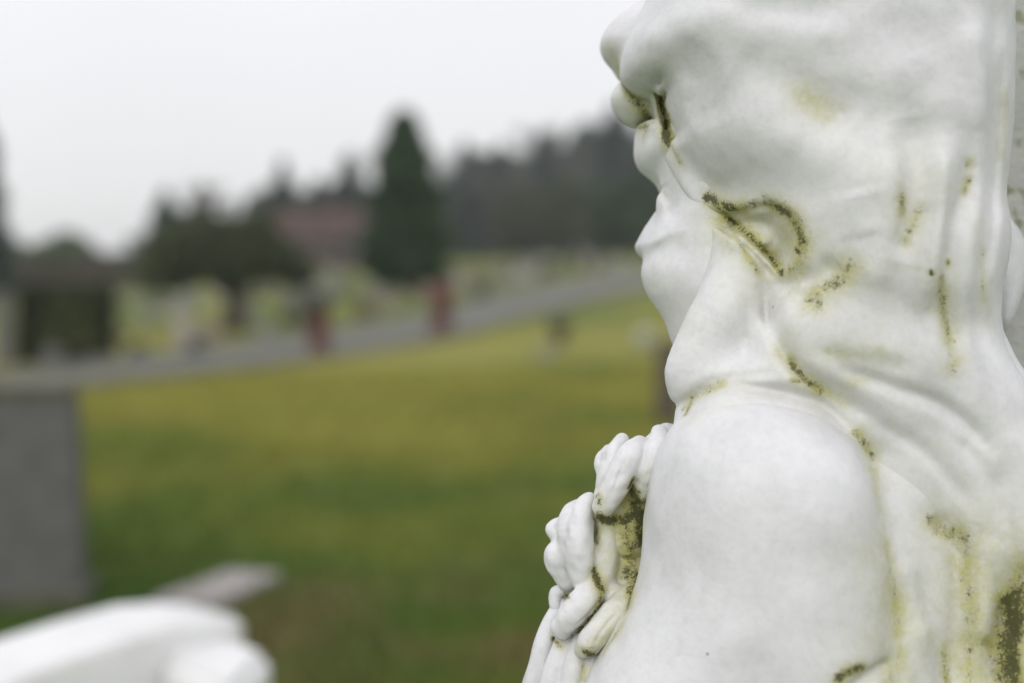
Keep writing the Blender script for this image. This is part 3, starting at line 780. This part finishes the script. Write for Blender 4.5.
# spreading evergreen with dark trunk
p = unproj(233, 331); k = p[1]/F
broad('evergreen_tree', tuple(p), [(-55*k,0,62*k,28*k,0.8),(-28*k,3*k,82*k,36*k,0.85),(8*k,-3*k,86*k,38*k,0.85),(42*k,0,72*k,32*k,0.75),(62*k,6*k,60*k,22*k,0.8),(-5*k,18*k,70*k,36*k,0.8),(0,-18*k,66*k,34*k,0.7),(-80*k,8*k,62*k,22*k,1.1),(-60*k,4*k,92*k,20*k,0.9),(25*k,5*k,104*k,20*k,0.8)],
      L_OLIVE, 'wide spreading dark evergreen tree on a short dark trunk, left of the red roofed house', n=13000, leaf=0.05, trunk_h=52*k, tr=11*k)
def trees_far():
    cn = 'trees along the far edge of the cemetery'
    spec = [ # px, Y, top, halfwidth px, kind, label
        (166, 60, 192, 34, 'S', 'blue green conifer rising behind the left side of the spreading evergreen'),
        (284, 85, 162, 28, 'S', 'dusky pointed conifer behind the left end of the red roof'),
        (318, 95, 180, 30, 'S', 'low dusky conifer between two taller ones behind the red roof'),
        (347, 90, 160, 32, 'S', 'dusky conifer just left of the tall green cone'),
        (262, 80, 200, 18, 'S', 'smallest dusky conifer at the left end of the red roof'),
        (-16, 42, 92, 40, 'S', 'tall spruce with tiered branches cut off by the left edge of the photo'),
        (465, 110, 144, 26, 'S', 'narrow dark conifer just right of the tall green cone'),
        (500, 120, 146, 32, 'S', 'dark conifer second to the right of the tall green cone'),
        (542, 115, 134, 30, 'S', 'dark conifer in front of the bare grey treetops'),
        (612, 110, 106, 34, 'S', 'tallest dark conifer of the wood, beside the face of the statue'),
        (650, 100, 112, 38, 'S', 'dark conifer close against the face of the statue'),
        (700, 105, 112, 30, 'S', 'dark conifer hidden behind the cheek of the statue'),
    ]
    for px, Y, top, hw, kind, lab in spec:
        x, y, z = at(px, Y); h = hgt(top, Y)-z
        conifer('conifer_tree', (x, y, z), h, hw/F*Y, L_BLUE, lab, cn, n=5000, power=0.75, leaf=0.13*Y/50, r0=0.02)
trees_far()
def lobed(px, Y, top, hw, lab, mat=L_OLIVE, n=5000, name='evergreen_tree', cat='tree', group='trees along the far edge of the cemetery'):
    x, y, z = at(px, Y); h = hgt(top, Y)-z; r = hw/F*Y
    lob = [(0,0,h-0.62*r,0.62*r,1),(-0.5*r,0,h*0.58,0.55*r,1),(0.5*r,0.1*r,h*0.60,0.52*r,1),(0.1*r,-0.3*r,h*0.42,0.62*r,1),(-0.25*r,0.3*r,h*0.33,0.6*r,1)]
    return broad(name, (x, y, z), lob, mat, lab, group, n=n, leaf=0.0022*Y, trunk_h=h*0.25, tr=0.05*h, cat=cat)
lobed(68, 64, 232, 27, 'small round topped green tree above the trimmed hedge', n=4500, mat=L_SOFT)
lobed(22, 60, 246, 34, 'low spreading green tree at the left edge, behind the hedge', mat=L_SOFT)
lobed(200, 70, 206, 34, 'rounded olive green tree behind the top of the spreading evergreen')
lobed(437, 75, 212, 24, 'brownish green tree at the right foot of the tall conifer')
lobed(570, 95, 178, 34, 'rounded dark evergreen at the middle of the wood by the statue')
lobed(628, 85, 176, 40, 'rounded dark evergreen at the foot of the wood beside the nose of the statue', mat=L_CON)
lobed(522, 100, 186, 30, 'rounded brownish evergreen in the wood left of the statue')
for px, Y, top, sd, lab in [(560, 125, 106, 1, 'bare grey deciduous tree above the middle of the wood'), (590, 118, 104, 2, 'bare grey deciduous tree beside the tallest conifer of the wood'),
                            (485, 110, 146, 3, 'bare brown deciduous tree between two conifers right of the tall green cone'), (524, 112, 138, 4, 'bare brown deciduous tree left of the tall bare treetops'),
                            (205, 75, 178, 5, 'pale leafless tree behind the spreading evergreen'), (345, 100, 142, 6, 'bare thin tree topping the dusky conifers left of the green cone'),
                            (640, 112, 112, 8, 'leafless tree showing between the last conifers and the statue')]:
    x, y, z = at(px, Y); bare('bare_tree', (x, y, z), (hgt(top, Y)-z)*0.95, 0.75, lab, 'leafless trees in the wood', sd)
# continuous far wood
def woodland():
    P = []
    for px in np.arange(-500, 1500, 4.0):
        Y = 150+RNG.uniform(-10, 10)
        if px < 140: top = 256+RNG.uniform(-3, 3)
        elif px < 260: top = 240
        elif px < 440: top = 192+RNG.uniform(-8, 8)
        else: top = (164 if px < 535 else 136)+8*math.sin(px*0.06)+5*math.sin(px*0.17)+RNG.uniform(-9, 9)
        X = (px-CX)/F*Y; z0 = float(ground_z(X, Y)); h = max(hgt(top, Y)-z0, 0.8)
        m = int(26+h*7); P.append(np.stack([X+RNG.normal(size=m)*0.6, Y+RNG.normal(size=m)*2.0, z0+h*RNG.random(m)**0.8], 1))
    P = np.concatenate(P)
    tag(link_mesh('distant_woodland', leaf_cloud('distant_woodland', P, 0.6), L_WOOD), 'far dark woodland closing off the cemetery behind the trees', 'woodland', kind='stuff')
woodland()

# ---------------------------------------------------------------- trimmed hedge block
def hedge(px0, px1, base_y, top_y, lab, depth=0.6, mat=None):
    p = unproj((px0+px1)/2, base_y); k = p[1]/F
    w = (px1-px0)*k; h = hgt(top_y, p[1])-p[2]
    t = empty('trimmed_hedge', tuple(p)); tag(t, lab, 'hedge')
    n = int(9000*max(1, w/2)); q = RNG.random((n, 3)); 
    face = RNG.integers(0, 5, n)
    q[face == 0, 0] = 0.02; q[face == 1, 0] = 0.98; q[face == 2, 1] = 0.03; q[face == 3, 1] = 0.97; q[face == 4, 2] = 0.97
    P = np.stack([(q[:, 0]-0.5)*w, q[:, 1]*depth, q[:, 2]*h], 1)+RNG.normal(size=(n, 3))*0.02
    link_mesh('leaves', leaf_cloud('leaves', P, 0.035*max(1, p[1]/22)), mat or L_HEDGE, t)
    for i in range(6):
        bm = bmesh.new(); tube(bm, [((-w/2+w*(i+0.5)/6, depth/2, -0.05), 0.03), ((-w/2+w*(i+0.5)/6, depth/2, h*0.85), 0.015)], 6)
        bm_obj('stem', bm, M_BARK, t)
hedge(-150, 165, 292, 262, 'long brownish boundary hedge across the far left of the cemetery', depth=1.2, mat=L_BEECH)
hedge(18, 103, 364, 288, 'dark green box shaped trimmed hedge on the near left side of the road')

# ---------------------------------------------------------------- house with red roof
def house():
    Y = 66; k = Y/F
    x, y, z = at(322, Y)
    t = empty('brick_house', (x, y, z), math.radians(-8)); tag(t, 'low house with a long dull red roof between the evergreen and the tall conifer', 'house')
    w, d = 128*k, 5.0; he = hgt(252, Y)-z; hr = hgt(208, Y)-z
    he = max(he, 1.8)
    bm_obj('wall', box_bm(w*0.96, d, he, 0.02, z0=-0.3), M_WALL, t)
    bm = bmesh.new()   # hipped roof
    A = [(-w/2-.2, -d/2-.3, he-.32), (w/2+.2, -d/2-.3, he-.32), (w/2+.2, d/2+.3, he-.32), (-w/2-.2, d/2+.3, he-.32)]
    B = [(-w*0.30, 0, hr), (w*0.36, 0, hr-0.1)]
    a = [bm.verts.new(v) for v in A]; b = [bm.verts.new(v) for v in B]
    bm.faces.new((a[0], a[1], b[1], b[0])); bm.faces.new((a[1], a[2], b[1])); bm.faces.new((a[2], a[3], b[0], b[1])); bm.faces.new((a[3], a[0], b[0])); bm.faces.new(a[::-1])
    rf = bm_obj('roof', bm, M_ROOF, t)
    bm_obj('chimney', box_bm(0.5, 0.5, 0.8, 0.02, z0=hr-0.35, x=w*0.1, y=0.3), M_WALL, rf)
    for fx in (-0.32, -0.08, 0.3):
        f = bm_obj('window', box_bm(0.85, 0.06, 0.75, 0.01, z0=0.75, x=w*fx, y=-d/2-0.015), M_FRAME, t)
        bm_obj('pane', box_bm(0.72, 0.02, 0.62, 0.0, z0=0.815, x=w*fx, y=-d/2-0.05), M_GLASS, f)
    dd = bm_obj('door', box_bm(0.85, 0.06, 1.7, 0.01, z0=-0.05, x=w*0.12, y=-d/2-0.015), M_BROWN, t)
    bm_obj('handle', box_bm(0.04, 0.05, 0.12, 0.01, z0=0.8, x=w*0.12+0.3, y=-d/2-0.06), M_DARK, dd)
house()

# ---------------------------------------------------------------- headstones
def round_top(w, h, n=10, rise=0.5):
    pts = [(-w/2, 0), (w/2, 0)]
    for i in range(n+1):
        a = math.pi*i/n; pts.append((w/2*math.cos(a), h-w/2*rise+w/2*rise*math.sin(a)))
    return pts
def headstone(px, base_y, wpx, hpx, mat, label, style='round', base=True, rz=0.0, group=None, cat='headstone', name='headstone', thick=None, loc=None):
    p = unproj(px, base_y) if loc is None else loc; k = p[1]/F; w = wpx*k; h = hpx*k
    t = empty(name, tuple(p), rz); tag(t, label, cat, group)
    th = thick or max(0.10, min(0.22, w*0.25)); z0 = -0.03
    if base:
        bh = max(0.07, h*0.14); bm_obj('base', box_bm(w*1.22, th*1.9, bh+0.03, 0.01, z0=-0.03), mat, t); z0 = bh-0.004; h = h-bh
    if style == 'round': pts = [(x, z+z0) for x, z in round_top(w, h)]
    elif style == 'gable': pts = [(-w/2, z0), (w/2, z0), (w/2, z0+h*0.86), (0, z0+h), (-w/2, z0+h*0.86)]
    elif style == 'shoulder': pts = [(-w/2, z0), (w/2, z0), (w/2, z0+h*0.82), (w*0.36, z0+h*0.84), (w*0.27, z0+h*0.94), (0, z0+h), (-w*0.27, z0+h*0.94), (-w*0.36, z0+h*0.84), (-w/2, z0+h*0.82)]
    elif style == 'cross':
        a = w*0.16; pts = [(-a*1.2, z0), (a*1.2, z0), (a, z0+h*0.58), (w/2, z0+h*0.58), (w/2, z0+h*0.58+2*a), (a, z0+h*0.58+2*a), (a, z0+h), (-a, z0+h), (-a, z0+h*0.58+2*a), (-w/2, z0+h*0.58+2*a), (-w/2, z0+h*0.58), (-a, z0+h*0.58)]
    else: pts = [(-w/2, z0), (w/2, z0), (w/2*0.97, z0+h), (-w/2*0.97, z0+h)]
    bm_obj('stone', prism(pts, -th/2, th/2, 0.012), mat, t)
    return t
def vase_pillar(px, base_y, wpx, hpx, topmat, label, flower):
    """polished red granite pillar with a planter on top"""
    p = unproj(px, base_y); k = p[1]/F; w = wpx*k; h = hpx*k
    t = empty('granite_pillar', tuple(p)); tag(t, label, 'grave pillar')
    bm_obj('base', box_bm(w*1.5, w*1.5, h*0.10+0.02, 0.01, z0=-0.02), M_RED, t)
    bm_obj('shaft', prism([(-w/2, h*0.10), (w/2, h*0.10), (w*0.44, h*0.70), (-w*0.44, h*0.70)], -w*0.5, w*0.5, 0.012), M_RED, t)
    bm_obj('capital', box_bm(w*1.12, w*1.12, h*0.05, 0.008, z0=h*0.705), M_RED, t)
    pot = bm_obj('planter', lathe_bm([(w*0.28, h*0.757), (w*0.34, h*0.77), (w*0.48, h*0.88), (w*0.52, h*0.90), (w*0.46, h*0.90), (w*0.42, h*0.87)], 20), topmat, t, True)
    P = RNG.normal(size=(500, 3))*np.array([w*0.30, w*0.30, h*0.055])+np.array([0, 0, h*0.95])
    link_mesh('flowers', leaf_cloud('flowers', P, 0.02), flower, t)
vase_pillar(320, 358, 19, 62, M_DARK, 'red granite pillar with a dark planter on top, left one of the pair by the road', L_BLUE)
vase_pillar(442, 335, 20, 46, M_RED, 'red granite pillar by the road below the tall conifer, right one of the pair', L_RED)

# near grey granite slab at the left edge
p = unproj(20, 604)
t = empty('grey_headstone', (p[0]-0.16, p[1]+0.02, 0), math.radians(6)); tag(t, 'large grey granite headstone with a mossy top at the left edge of the photo', 'headstone')
kk = p[1]/F; hh = 1.5-(388-HOR)*kk; ww = 1.0
xr = (70-CX)*kk-(p[0]-0.16)
bm_obj('stone', prism([(xr-ww, -0.03), (xr+0.02, -0.03), (xr, hh-0.05), (xr-ww+0.02, hh-0.05)], -0.09, 0.09, 0.012), M_GREY, t)
bm_obj('base', box_bm(ww+0.10, 0.42, 0.10, 0.015, z0=-0.03, x=xr-ww/2), M_MOSSY, t)
bm_obj('coping', box_bm(ww-0.015, 0.186, 0.055, 0.012, z0=hh-0.052, x=xr-ww/2), M_MOSSY, t)
# fallen/flat marker
def flat_marker():
    C4 = [unproj(*q) for q in ((150,606),(232,575),(284,580),(214,612))]; c = sum(C4)/4
    t = empty('flat_grave_marker', (c[0], c[1], 0)); tag(t, 'flat pinkish stone grave marker set in the grass behind the white monument', 'grave marker')
    bm = bmesh.new(); a = [bm.verts.new((q[0]-c[0], q[1]-c[1], -0.03)) for q in C4]; b = [bm.verts.new((q[0]-c[0], q[1]-c[1], 0.04)) for q in C4]
    bm.faces.new(a[::-1]); bm.faces.new(b)
    for i in range(4): bm.faces.new((a[i], a[(i+1) % 4], b[(i+1) % 4], b[i]))
    bmesh.ops.bevel(bm, geom=list(bm.edges), offset=0.012, segments=2, affect='EDGES')
    bm_obj('slab', bm, M_PINK, t)
flat_marker()
# white rounded monument in the near left corner
def white_monument():
    def pt(px, py, z):
        d = ray(px, py); t = (z-1.5)/d[2]; return CAM+d*t
    E = pt(216, 618, 0.52); A = pt(-120, 702, 0.52)
    dirv = (A-E); L = np.linalg.norm(dirv); ang = math.atan2(dirv[1], dirv[0])
    t = empty('white_monument', (E[0], E[1], 0), ang); tag(t, 'white marble grave monument with a rounded back, at the bottom left corner', 'grave monument')
    # bolster with an arched back and eased edges
    pts = [(0.0, 0.06), (0.0, 0.525), (0.015, 0.54), (0.10, 0.563), (0.22, 0.578), (0.40, 0.572), (0.62, 0.555), (L, 0.49), (L, 0.06)]
    bm_obj('bolster', prism(pts, -0.15, 0.13, 0.035, 4), M_WHITE, t, True)
    bm_obj('base', box_bm(L+0.14, 0.40, 0.12, 0.02, z0=-0.02, x=L/2-0.05), M_WHITE, t)
    # foot block
    Cn = [pt(*q, 0.50) for q in ((158,656),(214,629),(273,650),(232,694))]; bm = bmesh.new()
    R = np.array([[math.cos(-ang), -math.sin(-ang)], [math.sin(-ang), math.cos(-ang)]])
    loc = [R@(q[:2]-E[:2]) for q in Cn]
    a = [bm.verts.new((q[0], q[1], 0.05)) for q in loc]; b = [bm.verts.new((q[0], q[1], 0.50)) for q in loc]
    bm.faces.new(a[::-1]); bm.faces.new(b)
    for i in range(4): bm.faces.new((a[i], a[(i+1) % 4], b[(i+1) % 4], b[i]))
    bmesh.ops.bevel(bm, geom=list(bm.edges), offset=0.03, segments=3, affect='EDGES')
    bm_obj('foot_block', bm, M_WHITE, t)
white_monument()
# grey stone pillar behind the statue
q0 = to_world(np.array([[*sp(968, 300, 330)]]))[0]
t = empty('stone_pillar', (q0[0]+0.17, q0[1]+0.10, 0)); tag(t, 'grey lichen spotted stone pillar close behind the statue at the right edge', 'pillar')
bm_obj('shaft', box_bm(0.34, 0.22, 1.98, 0.012, z0=0.28), M_PILLAR, t)
bm_obj('base', box_bm(0.46, 0.34, 0.30, 0.015, z0=-0.02), M_PILLAR, t)
bm_obj('cap', prism([(-0.21,2.262),(0.21,2.262),(0.21,2.32),(0,2.44),(-0.21,2.32)], -0.15, 0.15, 0.01), M_PILLAR, t)

# dark slim post by the chin, urn and pale stone on the lawn, pale bush
headstone(668, 424, 24, 88, M_BROWN, 'dark brown narrow headstone on the lawn just behind the chin of the statue', 'square', False, thick=0.12)
p = unproj(560, 346); k = p[1]/F; t = empty('grave_urn', tuple(p)); tag(t, 'dark brown stone urn standing on the lawn below the road', 'urn')
r = 12*k
bm_obj('bowl', lathe_bm([(r*0.35, 8*k), (r*0.8, 14*k), (r, 22*k), (r*1.05, 27*k), (r*0.9, 28*k), (r*0.8, 24*k)], 20), M_BROWN, t, True)
bm_obj('foot', lathe_bm([(r*0.75, -0.01), (r*0.7, 2*k), (r*0.33, 4*k), (r*0.30, 8.2*k)], 20), M_BROWN, t, True)
headstone(546, 357, 17, 13, M_PALE, 'low pale grey stone on the lawn beside the brown urn', 'round', False)
p = unproj(645, 350); k = p[1]/F; t = empty('flower_bunch', tuple(p)); tag(t, 'round bunch of pale flowers on the lawn beside the chin of the statue', 'flowers')
P = lobes_pts(900, [(0,0,12*k,9*k,1)]); link_mesh('blooms', leaf_cloud('blooms', P, 0.02), L_PALE, t)
bm_obj('pot', lathe_bm([(3.5*k, -0.01), (5*k, 6*k), (5.4*k, 6.5*k), (4.6*k, 6.5*k)], 16), M_TAN, t, True)

# stones beyond and beside the road
HS = [
 (5,366,18,74,M_GREY,'tall grey stone left of the trimmed hedge','round'), (52,372,20,26,M_GREY,'small dark grey headstone in front of the trimmed hedge','round'),
 (186,312,22,26,M_PALE,'pale grey headstone under the left side of the spreading evergreen','shoulder'), (158,308,15,20,M_GREY,'small grey headstone at the left fringe of the spreading evergreen','round'),
 (184,346,17,26,M_PINK,'pinkish headstone by the road left of the evergreen trunk','square'), (208,342,24,22,M_TAN,'tan headstone by the road between the pinkish stone and the trunk','round'),
 (266,336,14,14,M_PALE,'low pale headstone right of the evergreen trunk','round'), (366,318,16,20,M_BROWN,'dark reddish headstone between the two red pillars','shoulder'),
 (383,306,20,16,M_TAN,'pale tan headstone beneath the tall conifer','round'), (430,302,18,18,M_TAN,'tan headstone just above the right red pillar','gable'),
 (481,298,14,20,M_DARK,'dark headstone right of the right red pillar, beyond the road','square'), (296,312,20,16,M_GREY,'grey headstone beyond the road, up left of the left red pillar','gable'),
 (340,300,16,16,M_GREY,'grey headstone beyond the road, up right of the left red pillar','round'), (524,280,20,15,M_PINK,'pinkish headstone at the far end of the verge, left of the statue','square'),
 (548,276,18,12,M_BROWN,'brown headstone at the foot of the wood, near the bend of the road','round'), (505,284,14,12,M_PALE,'pale headstone left of the pinkish one at the foot of the wood','round'),
]
for px, by_, w_, h_, m_, lab, st in HS: headstone(px, by_, w_, h_, m_, lab, st, rz=random.uniform(-0.25, 0.25), group='headstones beyond the road')
# low dark shrubs and pots by the road
def shrub(px, by_, wpx, hpx, lab, mat=L_BLUE, n=1500):
    p = unproj(px, by_); k = p[1]/F; t = empty('low_shrub', tuple(p)); tag(t, lab, 'shrub')
    P = lobes_pts(n, [(0,0,hpx*k*0.5,wpx*k*0.32,hpx/wpx), (-wpx*k*0.2,0,hpx*k*0.4,wpx*k*0.26,hpx/wpx), (wpx*k*0.2,0.05,hpx*k*0.42,wpx*k*0.26,hpx/wpx)])
    link_mesh('leaves', leaf_cloud('leaves', P, 0.03), mat, t)
    bm = bmesh.new(); [tube(bm, [((0,0,-0.03), 0.02), ((s_*wpx*k*0.2,0,hpx*k*0.5), 0.01)], 5) for s_ in (-1, 0, 1)]; bm_obj('stem', bm, M_BARK, t)
shrub(138, 360, 22, 18, 'low dark shrub at the road edge right of the trimmed hedge')
shrub(306, 330, 18, 26, 'dark shrub behind the left red pillar')
p = unproj(196, 356); k = p[1]/F; t = empty('flower_pot', tuple(p)); tag(t, 'slate blue flower pot at the road edge below the tan headstone', 'pot')
bm_obj('pot', lathe_bm([(6*k, -0.01), (9*k, 12*k), (9.6*k, 13*k), (8.2*k, 13*k), (7.8*k, 10*k)], 20), M_BLUEPOT, t, True)
link_mesh('plant', leaf_cloud('plant', lobes_pts(400, [(0,0,14*k,6*k,0.6)]), 0.02), L_CON, t)
# many small stones in the far rows
styles = ['round', 'square', 'shoulder', 'gable', 'cross']
mats = [(M_PALE,'pale'), (M_GREY,'grey'), (M_TAN,'tan'), (M_BROWN,'brown'), (M_PINK,'pinkish')]
rows = [(308,295),(246,300),(262,297),(318,292),(352,290),(372,296),(414,290),(452,286),(465,282),(492,279),(540,271),(580,272),(600,269),(618,268),(130,300),(145,318),(118,312),(90,285),(216,300),(280,300),(333,283),(438,279),(562,268),(172,318),(226,318),(250,322),(286,322),(300,296),(330,300),(386,292),(400,303),(420,300),(448,296),(458,292),(474,284),(500,276),(512,272),(530,268),(590,266),(150,330),(108,322),(122,340),(238,306)]
for i, (px, by_) in enumerate(rows):
    m_, mn = mats[(i*3) % 5]; st = styles[(i*2+1) % 5]
    headstone(px, by_, random.uniform(9, 16), random.uniform(10, 17), m_, f'one of the small {mn} {"rounded" if st=="round" else "square" if st=="square" else "shouldered" if st=="shoulder" else "pointed" if st=="gable" else "cross shaped"} gravestones in the blurred far rows', st, rz=random.uniform(-.3, .3), group=f'far {mn} {st} gravestones')

# ---------------------------------------------------------------- light, sky, camera
ELEV, AZ = math.radians(30), math.radians(200)      # sun direction: compass angle measured from +Y clockwise
sun = bpy.data.lights.new('sun', 'SUN'); sun.energy = 1.1; sun.angle = math.radians(60); sun.color = (1.0, 0.985, 0.96)
so = bpy.data.objects.new('sun', sun); COL.objects.link(so)
sd = Vector((math.sin(AZ)*math.cos(ELEV), math.cos(AZ)*math.cos(ELEV), math.sin(ELEV)))
so.rotation_euler = sd.to_track_quat('Z', 'Y').to_euler()
so.location = (0, 0, 20)
w = bpy.data.worlds.new('World'); sc.world = w; w.use_nodes = True
nt = w.node_tree; L = nt.links; bg = nt.nodes['Background']; bg.inputs['Strength'].default_value = 0.1
sky = nt.nodes.new('ShaderNodeTexSky'); sky.sky_type = 'NISHITA'; sky.sun_disc = False; sky.sun_elevation = ELEV; sky.sun_rotation = AZ
sky.air_density = 1.0; sky.dust_density = 5.0
tc = nt.nodes.new('ShaderNodeTexCoord'); sx = nt.nodes.new('ShaderNodeSeparateXYZ'); L.new(tc.outputs['Generated'], sx.inputs['Vector'])
cr = ramp(nt, [(0.0, (0.86,0.86,0.84)), (0.05, (0.84,0.845,0.85)), (0.14, (0.87,0.875,0.90)), (0.30, (0.93,0.93,0.98)), (1.0, (0.95,0.95,1))])
L.new(sx.outputs['Z'], cr.inputs['Fac'])
mr = nt.nodes.new('ShaderNodeMapRange'); mr.interpolation_type = 'SMOOTHSTEP'; mr.inputs['From Min'].default_value = 0.15; mr.inputs['From Max'].default_value = 0.9
mr.inputs['To Min'].default_value = 11.2; mr.inputs['To Max'].default_value = 10.8; L.new(sx.outputs['Z'], mr.inputs['Value'])
nz = nt.nodes.new('ShaderNodeTexNoise'); nz.inputs['Scale'].default_value = 2.2; nz.inputs['Detail'].default_value = 4; L.new(tc.outputs['Generated'], nz.inputs['Vector'])
nr = nt.nodes.new('ShaderNodeMapRange'); nr.inputs['To Min'].default_value = 0.9; nr.inputs['To Max'].default_value = 1.1; L.new(nz.outputs['Fac'], nr.inputs['Value'])
mm = nt.nodes.new('ShaderNodeMath'); mm.operation = 'MULTIPLY'; dp = nt.nodes.new('ShaderNodeVectorMath'); dp.operation = 'DOT_PRODUCT'; L.new(tc.outputs['Generated'], dp.inputs[0]); dp.inputs[1].default_value = tuple(sd)
gm = nt.nodes.new('ShaderNodeMapRange'); gm.interpolation_type = 'SMOOTHSTEP'; gm.inputs['From Min'].default_value = 0.0; gm.inputs['From Max'].default_value = 1.0; gm.inputs['To Min'].default_value = 1.0; gm.inputs['To Max'].default_value = 1.3
L.new(dp.outputs['Value'], gm.inputs['Value'])
m0 = nt.nodes.new('ShaderNodeMath'); m0.operation = 'MULTIPLY'; L.new(mr.outputs['Result'], m0.inputs[0]); L.new(gm.outputs['Result'], m0.inputs[1])
L.new(m0.outputs[0], mm.inputs[0]); L.new(nr.outputs['Result'], mm.inputs[1])
vm = nt.nodes.new('ShaderNodeVectorMath'); vm.operation = 'SCALE'; L.new(cr.outputs['Color'], vm.inputs[0]); L.new(mm.outputs[0], vm.inputs['Scale'])
mx = nt.nodes.new('ShaderNodeMix'); mx.data_type = 'RGBA'; mx.inputs['Factor'].default_value = 0.94
L.new(sky.outputs['Color'], mx.inputs['A']); L.new(vm.outputs['Vector'], mx.inputs['B']); L.new(mx.outputs['Result'], bg.inputs['Color'])

hb = box_bm(1900, 1900, 18.2, 0, z0=-1.2)
hm = bpy.data.materials.new('haze'); hm.use_nodes = True; hn = hm.node_tree
for n_ in list(hn.nodes):
    if n_.type == 'BSDF_PRINCIPLED': hn.nodes.remove(n_)
pv = hn.nodes.new('ShaderNodeVolumePrincipled'); pv.inputs['Color'].default_value = (0.96, 0.97, 0.985, 1); pv.inputs['Density'].default_value = 0.0007
hn.links.new(pv.outputs['Volume'], hn.nodes['Material Output'].inputs['Volume'])
tag(bm_obj('haze', hb, hm), 'thin pale winter haze over the cemetery', 'haze', kind='stuff')
cam = bpy.data.cameras.new('camera'); co = bpy.data.objects.new('camera', cam); COL.objects.link(co)
cam.lens = 50; cam.sensor_width = 36; cam.clip_start = 0.05; cam.clip_end = 6000
co.location = tuple(CAM); co.rotation_euler = (math.pi/2-TH, 0, 0)
cam.dof.use_dof = True; cam.dof.focus_distance = 1.0+45*S; cam.dof.aperture_fstop = 2.25; cam.dof.aperture_blades = 0
sc.camera = co
sc.view_settings.view_transform = 'Standard'; sc.view_settings.look = 'None'; sc.view_settings.exposure = 0; sc.view_settings.gamma = 1
sc.view_settings.use_curve_mapping = False
